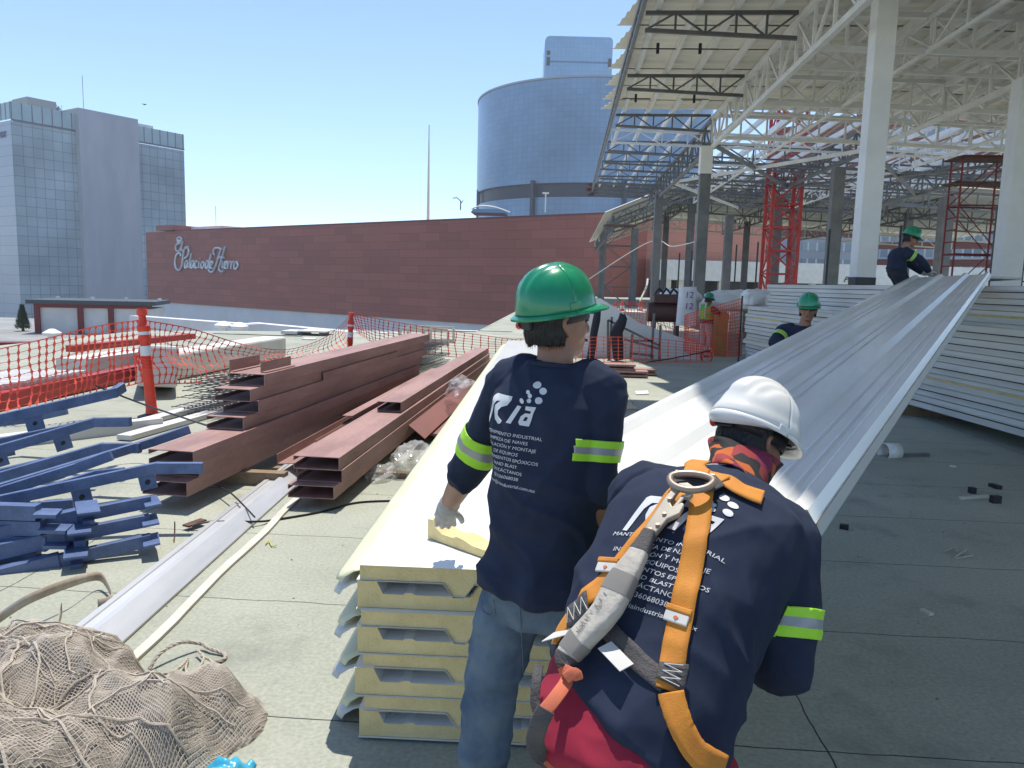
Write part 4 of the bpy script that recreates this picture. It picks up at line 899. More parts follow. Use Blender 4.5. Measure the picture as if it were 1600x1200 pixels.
def net(label, top, bot, nu, nv, bulge=.12, seed=0, wv=.018, wh=.0035, cat='safety net'):
    top = [V(p) for p in bez([tuple(p) for p in top], 8)]; bot = [V(p) for p in bez([tuple(p) for p in bot], 8)]
    def at_(l, u): 
        f = u * (len(l) - 1); i = min(int(f), len(l) - 2); return l[i].lerp(l[i + 1], f - i)
    side = (top[-1] - top[0]); side = V((-side.y, side.x, 0)).normalized()
    def S(u, v):
        a, b = at_(top, u), at_(bot, u); p = a.lerp(b, v)
        k = math.sin(v * math.pi) * bulge; p += side * k * (noise.noise(V((u * 6, v * 2, seed))) + .4)
        p += V((.5, .2, .35)) * (.10 * bulge / .12 * noise.noise(V((u * 14, v * 3, seed + 5))) * math.sin(v * 2.2))
        return p
    q = MB()
    for i in range(nu + 1):
        u = i / nu; vs = []; n = nv * 4
        for j in range(n + 1):
            v = j / n; p = S(u, v); d = (S(min(1, u + .002), v) - S(max(0, u - .002), v)).normalized(); ww = wv * (1.0 if j % 4 in (0,) else (.55 if j % 4 in (1, 3) else .3))
            vs += [p - d * ww, p + d * ww]
        q.add(vs, [(2 * k, 2 * k + 1, 2 * k + 3, 2 * k + 2) for k in range(n)])
    for j in range(nv + 1):
        v = j / nv; vs = []; n = nu * 2
        for i in range(n + 1):
            u = i / n; p = S(u, v); d = (S(u, min(1, v + .01)) - S(u, max(0, v - .01))).normalized(); ww = wh * (1.8 if j in (0, nv) else 1); vs += [p - d * ww, p + d * ww]
        q.add(vs, [(2 * k, 2 * k + 1, 2 * k + 3, 2 * k + 2) for k in range(n)])
    return tag(q.build('safety_net', M['net_orange'], fix=False), label, cat, 'orange safety nets')
net('orange safety net sagging from the near post to the left edge', [P(-60, 558, 7.9), P(60, 532, 8.1), P(150, 510, 8.4), P(220, 500, 8.64)], [P(-60, 668, 7.6), P(60, 640, 7.9), P(140, 617, 8.4), P(228, 596, 8.7)], 24, 9, .12, 1)
net('orange safety net slumped between the near post and the farther post', [P(222, 500, 8.64), P(300, 514, 9.5), P(380, 538, 10.5), P(450, 546, 11.8), P(510, 526, 13.2), P(548, 492, 14)], [P(232, 600, 8.7), P(300, 598, 9.3), P(390, 590, 10.3), P(460, 583, 11.5), P(520, 570, 13), P(547, 556, 14)], 46, 9, .16, 2)
net('orange safety net strung from the farther post toward the standing worker', [P(548, 490, 14), P(600, 500, 14.6), P(690, 515, 15.6), P(800, 530, 16.6)], [P(560, 522, 14), P(600, 540, 14.6), P(690, 556, 15.5), P(800, 562, 16.5)], 30, 9, .05, 3, .02)
net('orange safety net behind the standing worker in front of the white boards', [P(800, 530, 16.6), P(900, 527, 16.8), P(1010, 528, 17), P(1112, 540, 17.3)], [P(800, 565, 16.6), P(900, 566, 16.8), P(1010, 566, 17), P(1112, 566, 17.3)], 30, 7, .03, 4, .016)
net('dense red net hanging on the dark rod beside the right panel stack', [P(1070, 492, 18), P(1110, 480, 18), P(1160, 466, 18.2)], [P(1070, 550, 18), P(1110, 556, 18), P(1158, 556, 18.2)], 34, 16, .05, 5, .014)
net('red net draped over the clutter left of the far worker', [P(940, 480, 26), P(985, 472, 26), P(1030, 478, 26), P(1075, 500, 25)], [P(940, 500, 26), P(985, 512, 26), P(1030, 524, 25.5), P(1075, 545, 25)], 36, 10, .2, 6, .02)
c = P(1160, 462, 18.2); cable([c, V((c.x, c.y, 0))], .02, 'rebar_stake', 'dark rod holding the dense red net', M['dark_steel'], 'stake')
# ------------------------------------------------------------------ things on the far side of the nets, left
q = MB(); q.bar(PZ(-40, 634, .12), PZ(222, 579, .12), .16, .2); tag(q.build('red_beam', M['red_steel']), 'long red steel beam behind the left net', 'steel beam', 'red beams behind the nets')
q = MB(); q.bar(PZ(255, 572, .12), PZ(330, 558, .12), .25, .18); tag(q.build('red_beam', M['red_steel']), 'short red steel beam under the white duct right of the near post', 'steel beam', 'red beams behind the nets')
q = MB(); q.bar(PZ(110, 545, .25), PZ(300, 525, .25), .2, .12); tag(q.build('red_beam', M['red_steel']), 'red steel beam furthest back behind the left net', 'steel beam', 'red beams behind the nets')
t = thing('slatted_rack', 'white slatted rack lying on the red beam behind the left net', 'rack', PZ(40, 605, .25)); a, b = PZ(-60, 612, .28), PZ(118, 582, .28); d = b - a; sdv = V((-d.y, d.x, 0)).normalized()
for i in range(15):
    p = a + d * (i / 14); MB().bar(p - sdv * .05 + d.normalized() * .12, p + sdv * .85 - d.normalized() * .12, .09, .03).build('slat', M['white_wall'], t)
for k in (0, .8): MB().bar(a + sdv * k - V((0, 0, .05)), b + sdv * k - V((0, 0, .05)), .05, .06).build('rail', M['white_wall'], t)
M['duct'] = mat('duct_white', (.68, .66, .60, 1), .6, col2=(.56, .54, .48, 1), scale=1.5)
q = MB(); q.tube([PZ(112, 578, .35), PZ(150, 572, .38), PZ(222, 560, .4)], .001, 4); q = MB().bar(PZ(112, 578, .2), PZ(222, 561, .2), .5, .34); tag(q.build('duct', M['duct'], smooth=50), 'straight white duct behind the near post, left of it', 'duct', 'white ducts behind the nets')
q = MB(); q.bar(PZ(243, 574, .22), PZ(430, 541, .22), .5, .42); q.bar(PZ(247, 578, .06), PZ(247, 572, .44), .56, .5, up=(1, 0, 0)); _ = (bez([tuple(p) for p in (PZ(250, 582, .05), PZ(247, 572, .3), PZ(262, 560, .5), PZ(310, 552, .52), PZ(370, 546, .5), PZ(440, 537, .45))], 5)); tag(q.build('duct', M['duct'], bevel=.04), 'white duct with an elbow rising right of the near post', 'duct', 'white ducts behind the nets')
def block(name, label, cat, px0, px1, pyt, Y, depth, m, z0=None, group=None, bev=0):
    a = P(px0, pyt, Y); b = P(px1, pyt, Y); zt_ = (a.z + b.z) / 2; z0 = z0 if z0 is not None else 0
    q = MB().box((a.x, Y, z0), (b.x, Y + depth, zt_)); o = q.build(name, m, bevel=bev); return tag(o, label, cat, group)
block('parapet_wall', 'low white parapet crossing behind the slumped net', 'parapet', 330, 470, 528, 21.6, .25, M['white_wall'])
t = thing('air_conditioner', 'white rooftop air conditioner with a dark grille beyond the slumped net', 'air conditioner', (P(490, 540, 22).x, 22, 0))
a, b = P(465, 516, 22), P(508, 516, 22); MB().box((a.x, 22, .1), (b.x, 23, a.z)).build('casing', M['white_paint'], t, bevel=.02)
MB().box((a.x + .12, 21.985, a.z - .35), (a.x + .4, 21.998, a.z - .1)).build('grille', M['black'], t); MB().box((a.x - .5, 22, .12), (a.x - .02, 22.8, a.z - .12)).build('side_duct', M['white_wall'], t)
for sx_ in (.05, .6): MB().box((a.x + sx_, 22.1, 0), (a.x + sx_ + .06, 22.9, .098)).build('foot', M['grey_steel'], t)
block('electric_cabinet', 'small light grey cabinet standing before the air conditioner', 'cabinet', 471, 490, 529, 20.5, .3, M['grey_wall'], bev=.01)
block('parapet_wall', 'white parapet behind the farther post', 'parapet', 556, 640, 520, 24, .3, M['white_wall']); block('parapet_wall', 'low pale parapet behind the net toward the standing worker', 'parapet', 640, 800, 527, 26.6, .3, M['grey_wall'])
t = thing('timber_crate', 'pale open timber frame behind the net at the end of the maroon pile', 'timber frame', (P(665, 540, 20).x, 20, 0)); a, b = P(625, 514, 20), P(700, 514, 20)
for x_ in (a.x, (a.x + b.x) / 2, b.x):
    for y_ in (20, 21): MB().box((x_ - .03, y_, 0), (x_ + .03, y_ + .06, a.z)).build('upright', M['batten'], t)
for z_ in (a.z, a.z - .35): MB().box((a.x, 19.95, z_ - .04), (b.x, 19.99, z_ + .04)).build('rail', M['batten'], t); MB().box((a.x, 21.08, z_ - .04), (b.x, 21.14, z_ + .04)).build('rail', M['batten'], t)
# ------------------------------------------------------------------ roofs beyond, on the left
k0, k1 = CW((52 - 800) / FPX * 62, 62, -3.3), CW((236 - 800) / FPX * 64, 64, -3.3)
ki = thing('service_hut', 'white service hut with maroon frame and dark flat roof below the office tower', 'hut', k0); framed(ki, k1 - k0); ORG[ki] = V((0, 0, 0)); w = (k1 - k0).length; hz_ = EYE.z + (424 - 480) / FPX * 62 + 3.3
MB().box((.3, .15, 0), (w, 5, hz_)).build('wall', M['white_wall'], ki); MB().box((-.4, -.6, hz_ + .3), (w + .4, 5.5, hz_ + .62)).build('roof', mat('dark_roof', (.06, .075, .08, 1), .6), ki)
mf = mat('maroon_frame', s(120, 45, 45), .6)
for x_ in (0, w * .36, w * .62): MB().box((x_, -.1, -.0), (x_ + .4, .14, hz_)).build('post', mf, ki)
MB().box((0, -.12, hz_ + .0), (w, .15, hz_ + .28)).build('fascia', mf, ki)
for i in range(4): MB().box((1 + i * 2.6, 2, hz_ + .62), (1.25 + i * 2.6, 2.2, hz_ + .85)).build('roof_vent', M['white_paint'], ki)
lb0, lb1 = CW((197 - 800) / FPX * 48, 48, 0), CW((372 - 800) / FPX * 42, 42, 0)
def lowbox(name, label, cat, px0, d0, px1, d1, pyt, dep, m, z0=-3.3, group=None):
    a = CW((px0 - 800) / FPX * d0, d0, z0); b = CW((px1 - 800) / FPX * d1, d1, z0); zt_ = EYE.z + (443 + (px0 - 800) * .027 - pyt) / FPX * d0
    t = MB(); dd = (b - a).normalized(); nn = V((-dd.y, dd.x, 0)); t.loft([[a, b, b + nn * dep, a + nn * dep], [p + V((0, 0, zt_ - z0)) for p in (a, b, b + nn * dep, a + nn * dep)]])
    return tag(t.build(name, m), label, cat, group)
lowbox('low_building', 'long low white rooftop block behind the near post', 'building', 200, 50, 385, 44, 492, .8, M['white_wall'])
lowbox('low_building', 'low white rooftop block with a flat parapet at the foot of the maroon wall', 'building', 385, 62, 640, 50, 503, 1.0, M['white_wall'])
lowbox('parapet_wall', 'grey wall with red coping at the left edge behind the net', 'wall', -40, 26, 118, 27, 538, .4, M['grey_wall'])
q = MB(); a = CW((-40 - 800) / FPX * 26, 26, 0); b = CW((118 - 800) / FPX * 27, 27, 0); zc = EYE.z + (420 - 538) / FPX * 26; q.bar(a + V((0, 0, zc + .06)), b + V((0, 0, zc + .06)), .6, .11); tag(q.build('wall_coping', mf), 'red coping strip on the grey wall at the left edge', 'coping')
for i, (px, py, d, lab) in enumerate(((347, 500, 40, 'left'), (372, 501, 40, 'right'), (78, 519, 40, 'far left'))):
    c = CW((px - 800) / FPX * d, d, 0); zt_ = EYE.z + (430 - py) / FPX * d; t = thing('roof_ventilator', 'small white roof ventilator on the lower roof, %s one of the row' % lab, 'ventilator', (c.x, c.y, -3.3), 'roof ventilators on the lower roof')
    MB().tube([(c.x, c.y, -3.3), (c.x, c.y, zt_ - .35)], .22, 12).build('pipe', M['grey_wall'], t, smooth=50); MB().tube([(c.x, c.y, zt_ - .34), (c.x, c.y, zt_ - .2), (c.x, c.y, zt_)], [.42, .46, .12], 14).build('cap', M['white_paint'], t, smooth=50)
t = thing('cypress', 'small dark pointed cypress at the left below the office tower', 'tree', CW((33 - 800) / FPX * 64, 64, -3.3)); c = ORG[t]; r_ = random.Random(2); q = MB()
for i in range(900):
    f = r_.random(); rr = (1 - f) * .6 * r_.uniform(.5, 1) + .05; a = r_.random() * 6.28; p = c + V((math.cos(a) * rr, math.sin(a) * rr, .2 + f * 1.9)); d = V((math.cos(a), math.sin(a), 1.6)).normalized() * .22; w2 = V((-math.sin(a), math.cos(a), 0)) * .07
    q.add([p - w2, p + w2, p + d], [(0, 1, 2)])
q.build('crown', M['leaf'], t, fix=False); MB().tube([c, c + V((0, 0, 1.2))], [.12, .07], 7).build('trunk', M['rust'], t)
for i, (px, py, d, h, lab) in enumerate(((712, 322, 118, 0, 'lamp'), (845, 330, 118, 0, 'mast'))):
    c = CW((px - 800) / FPX * d, d + 3, 0); z0 = 12.6; t = thing('street_lamp', ['curved double lamp post showing above the maroon store', 'T-shaped white mast showing above the maroon store'][i], 'lamp post', (c.x, c.y, z0))
    zt_ = EYE.z + (443 - (320 if i == 0 else 305)) / FPX * (d + 3)
    MB().tube([(c.x, c.y, z0), (c.x, c.y, zt_)], .1, 6).build('pole', M['grey_steel'] if i == 0 else M['white_paint'], t)
    if i == 0:
        MB().tube([(c.x, c.y, zt_), (c.x - .6, c.y, zt_ + .5), (c.x - 1.2, c.y, zt_ + .4)], .08, 6).build('arm', M['grey_steel'], t); MB().tube([(c.x, c.y, zt_ - .4), (c.x + .4, c.y, zt_ + .1)], .07, 6).build('arm', M['grey_steel'], t)
    else: MB().bar((c.x - .5, c.y, zt_), (c.x + .5, c.y, zt_), .2, .25).build('crossbar', M['white_paint'], t)
c = CW((755 - 800) / FPX * 124, 124, 12.6); t = thing('roof_pavilion', 'small arched glass pavilion on the roof of the maroon store', 'pavilion', c)
q = MB(); q.loft([[c + V((x, y_, 0)) for x, y_ in ((-2.6, 0), (2.8, 0), (2.8, 6), (-2.6, 6))], [c + V((x, y_, .55)) for x, y_ in ((-2.2, 0), (2.8, 0), (2.8, 6), (-2.2, 6))]]); q.build('glazing', M['blue_glass'], t)
q = MB(); q.tube(bez([tuple(c + V((-2.5, -.1, .5))), tuple(c + V((-1, -.1, 1.0))), tuple(c + V((1.2, -.1, .85))), tuple(c + V((3.6, -.1, .1)))], 6), .11, 6); q.build('roof_arch', M['white_paint'], t)
q = MB(); b_ = V((0, 0, 0)); c = CW((234 - 800) / FPX * 60, 60, 0); c.z = EYE.z + (428 - 175) / FPX * 60
q.add([c, c + V((.22, .05, .03)), c + V((.1, .12, .0)), c + V((-.18, .0, .06)), c + V((-.05, .1, .0)), c + V((.05, 0, .05)), c + V((.03, .05, -.03))], [(0, 1, 2), (0, 4, 3), (3, 5, 6), (5, 1, 6), (0, 2, 6), (0, 6, 4)]); tag(q.build('bird', M['black']), 'tiny dark bird in the sky right of the office tower', 'bird')
# ------------------------------------------------------------------ clutter under the canopy
t = thing('white_board_screen', 'white sloping board screen with a red round logo at its low end', 'screen', (P(1000, 566, 18.2).x, 18.2, 0)); poly = [(880, 566), (880, 478), (938, 466), (1000, 505), (1113, 545), (1116, 560), (1108, 567)]
a = [P(*p, 18.2) for p in poly]; MB().loft([a, [p + V((0, .06, 0)) for p in a]]).build('board', M['white_paint'], t)
q = MB(); cc = P(1104, 557, 18.15); q.tube([cc + V((math.cos(k * math.pi / 10) * .13, 0, math.sin(k * math.pi / 10) * .13)) for k in range(21)], .018, 5); q.build('round_logo', M['sign_red'], t); MB().bar(cc - V((.07, 0, .0)), cc + V((.07, 0, 0)), .02, .05, up=(0, 0, 1)).build('logo_bar', M['sign_red'], t)
t = thing('steel_trestle', 'grey welded steel frame standing in front of the white boards', 'steel frame', (P(990, 566, 17.6).x, 17.6, 0)); Y = 17.6
for (a, b) in (((952, 562), (956, 495)), ((985, 562), (988, 522)), ((1018, 562), (1022, 490)), ((1030, 562), (1032, 508)), ((950, 500), (1030, 540)), ((975, 530), (1030, 545)), ((985, 532), (1020, 533)), ((985, 552), (1020, 556)), ((950, 560), (950, 500))):
    MB().bar(P(*a, Y), P(*b, Y), .05, .05).build('bar', M['grey_steel'], t)
t_ = M['black']
def hanging(label, pts, Y):
    q = MB(); rings = []
    for (x, y_, w2) in pts:
        c = P(x, y_, Y); r_ = w2 / FPX * Y; rings.append([c + V((math.cos(a) * r_, .10 * math.sin(a), .02 * math.cos(3 * a + y_))) for a in [k * math.pi / 6 for k in range(12)]])
    q.loft(rings); return tag(q.build('hanging_jacket', mat('dark_cloth', (.018, .02, .03, 1), .9), smooth=60), label, 'jacket', 'dark jackets hung by the white boards')
hanging('black jacket hung on the steel frame behind the standing worker', [(972, 490, 4), (973, 498, 7), (968, 508, 10), (963, 520, 10), (965, 540, 9), (966, 562, 8)], 17.4)
hanging('narrow black cloth hung left of the jacket, beside the green helmet', [(934, 486, 5), (932, 500, 6), (928, 520, 6), (925, 545, 6), (922, 562, 6)], 17.4)
M['cone'] = mat('cone_orange', (.85, .10, .03, 1), .5)
for i, (px, py, Y, lab) in enumerate(((938, 487, 30, 'beside the green helmet brim'), (962, 485, 31, 'second from the green helmet'), (972, 484, 31.5, 'right one of the pair before the grey column'), (1000, 486, 33, 'furthest right by the white column foot'))):
    c = P(px, py, Y); zt_ = P(px, py - 15, Y).z; zb_ = zt_ - .72
    t = thing('traffic_cone', 'orange traffic cone on the far deck, %s' % lab, 'traffic cone', (c.x, Y, zb_), 'traffic cones behind the standing worker'); b = V((c.x, Y, zb_))
    MB().box(b + V((-.2, -.2, 0)), b + V((.2, .2, .04))).build('base', M['cone'], t); MB().tube([b + V((0, 0, .04)), b + V((0, 0, .72))], [.15, .035], 14).build('cone', M['cone'], t, smooth=50); MB().tube([b + V((0, 0, .38)), b + V((0, 0, .5))], [.098, .078], 14, cap=False).build('band', M['reflect'], t, smooth=50)
block('deck_bench', 'low pale bench carrying the cones', 'bench', 925, 1012, 488, 30, 2.5, M['batten'], z0=0)
M['gen'] = mat('engine_maroon', (.11, .035, .03, 1), .5, col2=(.05, .03, .03, 1), scale=6)
t = thing('compressor', 'dark red compressor with pipes beside the white sack', 'machine', (P(1040, 510, 24).x, 24, 0)); c = P(1040, 488, 24)
MB().tube([c + V((-.55, 0, 0)), c + V((.45, 0, 0))], .3, 16).build('tank', M['gen'], t, smooth=50); MB().box(c + V((-.4, -.3, .28)), c + V((.35, .3, .55))).build('engine', M['gen'], t, bevel=.03)
for k in range(4): MB().tube([c + V((-.4 + .22 * k, -.2, .5)), c + V((-.25 + .22 * k, -.1, .72)), c + V((-.1 + .22 * k, .1, .6))], .035, 6).build('hose', M['black'], t, smooth=60)
for sx_ in (-.4, .3): MB().box(c + V((sx_, -.25, -c.z)), c + V((sx_ + .1, .25, -.25))).build('leg', M['gen'], t)
def lump(name, label, cat, c, rx, ry, rz_, m, sd_=0, group=None, k=.18):
    q = MB()
    def fn(u, v):
        a = u * 2 * math.pi; b = (v - .5) * math.pi; d = V((math.cos(a) * math.cos(b), math.sin(a) * math.cos(b), math.sin(b))); e = 1 + k * noise.noise(d * 2 + V((sd_, 0, 0))) + k * .5 * noise.noise(d * 5 + V((0, sd_, 0)))
        return V(c) + V((math.copysign(abs(d.x) ** .7, d.x) * rx * e, math.copysign(abs(d.y) ** .7, d.y) * ry * e, math.copysign(abs(d.z) ** .7, d.z) * rz_ * e))
    q.grid(fn, 36, 22); return tag(q.build(name, m, smooth=180), label, cat, group)
M['sack'] = mat('sack_white', (.72, .71, .72, 1), .6, col2=(.6, .59, .62, 1), scale=4, bump=.3, bscale=12)
sk = thing('cement_sack', 'white sack with purple letters leaning by the grey column', 'sack', (P(1072, 490, 23.4).x, 23.4, 0)); c = P(1073, 480, 23.4)
q = MB(); q.grid(lambda u, v: c + V((.3 * math.copysign(abs(math.cos(u * 6.283)) ** .6, math.cos(u * 6.283)) * (1 - .15 * v), .2 * math.sin(u * 6.283), -.55 + 1.15 * v + .03 * noise.noise(V((u * 8, v * 3, 0))))), 24, 8); q.build('sack_body', M['sack'], sk, smooth=50)
pu_ = mat('purple_ink', (.25, .04, .35, 1), .6)
for k, (tx, z_) in enumerate((('12', .28), ('12', -.05))):
    vs, fs = text_mesh(tx, .26, .1, 0, 0, 'CENTER'); MB().add([c + V((v.x + .02, -.215, z_ + v.y)) for v in vs], fs).build('printed_letter', pu_, sk, fix=False)
lump('wrapped_load', 'white plastic wrapped load on top of the compressor pile', 'wrapped load', P(1063, 462, 26), .65, .5, .22, M['sack'], 2)
M['wrap'] = mat('white_wrap', (.74, .73, .70, 1), .45, col2=(.62, .61, .58, 1), scale=3, bump=.6, bscale=9)
lump('wrapped_bundle', 'long white wrapped bundle left of the dark post, behind the far worker', 'wrapped bundle', P(1145, 470, 25), .95, .5, .33, M['wrap'], 3, 'white wrapped bundles')
lump('wrapped_bundle', 'long white wrapped bundle right of the rod, by the red framed sign', 'wrapped bundle', P(1205, 470, 22), .85, .6, .30, M['wrap'], 6, 'white wrapped bundles')
lump('wrapped_roll', 'round end of a white wrapped roll behind the dense red net', 'wrapped roll', P(1178, 468, 21), .3, .5, .27, M['wrap'], 8)
for i, (px, Y) in enumerate(((1115, 26), (1150, 26), (1178, 24), (1210, 23))):
    a = P(px, 487, Y); block('support_block', 'plain pallet block under the white wrapped bundles, %s from the left' % ['first', 'second', 'third', 'fourth'][i], 'pallet block', px - 16, px + 16, 486, Y, .6, M['timber'], group='pallet blocks under the bundles')
block('plywood_box', 'yellow brown plywood box beside the far worker', 'box', 1117, 1139, 489, 19.4, .5, mat('plywood', (.36, .24, .08, 1), .7, col2=(.28, .18, .06, 1), scale=5))
t = thing('stacked_bricks', 'pale block stack behind the dense red net', 'blocks', (P(1148, 520, 20).x, 20, 0)); a = P(1140, 495, 20)
for i in range(4):
    for j in range(2): MB().box((a.x + j * .17, 20, .55 + i * .14), (a.x + j * .17 + .16, 20.3, .55 + i * .14 + .125)).build('block', M['cream_sheet'], t)
MB().box((a.x - .02, 19.98, 0), (a.x + .36, 20.35, .548)).build('plinth', M['concrete_face'], t)
block('grey_post_box', 'upright grey green box left of the red framed sign', 'box', 1213, 1224, 455, 18.2, .35, mat('grey_green', (.14, .18, .18, 1), .6)); block('dark_cabinet', 'dark cabinet behind the smiling worker under the sign', 'cabinet', 1224, 1256, 466, 19.5, .4, M['black_paint'])
sg_ = thing('safety_sign', 'small red framed white safety sign behind the smiling worker', 'sign', P(1239, 456, 19)); a, b = P(1231, 447, 19), P(1246, 463, 19)
MB().box((a.x, 19, b.z), (b.x, 19.03, a.z)).build('frame', M['reflect'], sg_); MB().box((a.x + .03, 18.985, b.z + .03), (b.x - .03, 18.998, a.z - .03)).build('red_field', mat('sign_faded_red', (.42, .10, .12, 1), .5), sg_)
MB().tube([(a.x * .5 + b.x * .5, 18.98, b.z + .06), (a.x * .5 + b.x * .5, 18.98, a.z - .1)], [.05, .02], 8).build('pictogram', M['reflect'], sg_); MB().box((a.x + .1, 19.04, 0), (a.x + .14, 19.08, a.z)).build('stake', M['grey_steel'], sg_)
t = thing('railing', 'low dark picket railing behind the white bundles', 'railing', (P(1150, 460, 40).x, 40, 0)); a, b = P(1105, 454, 40), P(1215, 454, 40); b.z = a.z
MB().bar(a, b, .05, .06).build('top_rail', M['black'], t)
for i in range(24): p = a.lerp(b, i / 23); MB().box((p.x - .02, 39.98, 0), (p.x + .02, 40.02, a.z - .03)).build('picket', M['black'], t)
cable([P(892, 455, 60) * 1, P(1010, 380, 58), P(1050, 385, 56), P(1085, 378, 52)], .03, 'slack_cable', 'slack pale cable hanging between the grey columns', M['white_wall'])
cable([P(1000, 470, 48), P(1010, 448, 49), P(1012, 436, 50)], .06, 'leaning_plank', 'pale plank leaning at the foot of the grey column', M['batten'], 'plank')
cable([P(1010, 566, 16.4), P(1050, 560, 16.6), P(1110, 548, 17)], .014, 'black_hose', 'thin black hose on the deck before the white boards', M['cable'], 'hose')
# ------------------------------------------------------------------ people
def srgb_m(name, c, **k): return mat(name, c, **k)
M['skin'] = mat('skin', (.33, .17, .105, 1), .5, col2=(.27, .13, .08, 1), scale=14, sub=.12, bump=.08, bscale=180)
M['navy'] = mat('navy_cotton', (.026, .035, .064, 1), .88, col2=(.019, .026, .050, 1), scale=7, bump=.05, bscale=420, spec=.2)
M['denim'] = mat('denim', (.135, .18, .225, 1), .9, col2=(.065, .10, .15, 1), scale=5, mix=(.38, .62), bump=.08, bscale=420, spec=.2, fine=.3)
M['dark_pants'] = mat('dark_trousers', (.02, .024, .035, 1), .9)
M['maroon_cloth'] = mat('maroon_cloth', (.30, .020, .045, 1), .85, col2=(.235, .016, .036, 1), scale=6, bump=.05, bscale=420, spec=.25)
M['grey_pants'] = mat('pale_trousers', (.42, .38, .36, 1), .9)
M['lime'] = mat('lime_fabric', (.42, .80, .04, 1), .6, col2=(.36, .72, .03, 1), scale=20)
M['silver'] = mat('silver_tape', (.36, .37, .38, 1), .4, .2)
M['hair'] = mat('hair_black', (.008, .007, .007, 1), .55, scale=60, bump=.4, bscale=200, stretch=(1, 1, .2))
M['helmet_green'] = mat('helmet_green', (.006, .27, .12, 1), .24, col2=(.004, .21, .093, 1), scale=7, mix=(.4, .6), spec=.5, coat=.35, bump=.02, bscale=50)
M['helmet_white'] = mat('helmet_white', (.74, .73, .69, 1), .34, col2=(.68, .67, .63, 1), scale=9, coat=.1)
M['glove'] = mat('glove_knit', (.50, .49, .47, 1), .95, col2=(.36, .35, .34, 1), scale=18, bump=.5, bscale=220)
M['boot'] = mat('boot_leather', (.03, .022, .016, 1), .6)
M['print'] = mat('shirt_print', (.66, .67, .69, 1), .7)
M['eye_w'] = mat('eye_dark', (.02, .015, .012, 1), .2)
M['lip'] = mat('lip', (.25, .09, .07, 1), .5)
M['strap_orange'] = mat('strap_orange', (.62, .24, .025, 1), .75, col2=(.52, .19, .02, 1), scale=12, bump=.12, bscale=320, fine=.15)
M['strap_grey'] = mat('strap_grey', (.085, .078, .078, 1), .8, col2=(.06, .055, .055, 1), scale=20, bump=.3, bscale=200)
M['pack'] = mat('absorber_pack', (.50, .455, .385, 1), .7, col2=(.38, .345, .295, 1), scale=14, mix=(.4, .6), bump=.2, bscale=60)
M['pack_dark'] = mat('absorber_label', (.24, .22, .195, 1), .7)
M['hook'] = mat('hook_steel', (.42, .38, .31, 1), .42, .6, col2=(.33, .30, .25, 1), scale=12)
M['ring'] = mat('ring_steel', (.36, .29, .235, 1), .45, .6)
M['coral'] = mat('coral_webbing', (.62, .16, .08, 1), .8, bump=.1, bscale=250)
M['tagw'] = mat('label_white', (.62, .61, .57, 1), .7)
def elring(c, r, f, a, b, n=20, e=2.3, fb=None):
    out = []
    for k in range(n):
        t = 2 * math.pi * k / n; ct, st = math.cos(t), math.sin(t)
        x = math.copysign(abs(ct) ** (2 / e), ct) * a; y = math.copysign(abs(st) ** (2 / e), st) * (b if st >= 0 or fb is None else fb); out.append(c + r * x + f * y)
    return out
def remesh(mb, voxel, it=6):
    me = bpy.data.meshes.new('tmp'); me.from_pydata(mb.v, [], mb.f)
    bm = bmesh.new(); bm.from_mesh(me); bmesh.ops.recalc_face_normals(bm, faces=bm.faces); bm.to_mesh(me); bm.free()
    o = bpy.data.objects.new('tmp', me); COL.objects.link(o)
    r = o.modifiers.new('r', 'REMESH'); r.mode = 'VOXEL'; r.voxel_size = voxel; r.adaptivity = 0
    if it: q = o.modifiers.new('s', 'SMOOTH'); q.factor = .5; q.iterations = it
    dg = bpy.context.evaluated_depsgraph_get(); out = bpy.data.meshes.new_from_object(o.evaluated_get(dg))
    bpy.data.objects.remove(o); bpy.data.meshes.remove(me); return out
def displace(me, fn):
    me.update(); ns = [n.vector.copy() for n in me.vertex_normals]
    for v, n in zip(me.vertices, ns): v.co = v.co + n * fn(v.co, n)
    me.update()
def link_mesh(name, me, m, parent, smooth=180):
    me.materials.clear(); me.materials.append(m); me.transform(Matrix.Translation(-ORG[parent])); me.name = name; me.shade_smooth()
    o = bpy.data.objects.new(name, me); COL.objects.link(o); o.parent = parent; ORG[o] = ORG[parent]; return o
def limb(mb, pts, rs, n=14):
    """tapered rounded limb through joints"""
    pts = [V(p) for p in pts]; P2, R2 = [], []
    sm = bez([tuple(p) + (r,) for p, r in zip(pts, rs)], 5)
    P2 = [V(q[:3]) for q in sm]; R2 = [q[3] for q in sm]
    d0 = (P2[0] - P2[1]).normalized(); d1 = (P2[-1] - P2[-2]).normalized()
    P2 = [P2[0] + d0 * R2[0] * .85, P2[0] + d0 * R2[0] * .5] + P2 + [P2[-1] + d1 * R2[-1] * .5, P2[-1] + d1 * R2[-1] * .85]; R2 = [R2[0] * .5, R2[0] * .87] + R2 + [R2[-1] * .87, R2[-1] * .5]
    mb.tube(P2, R2, n)
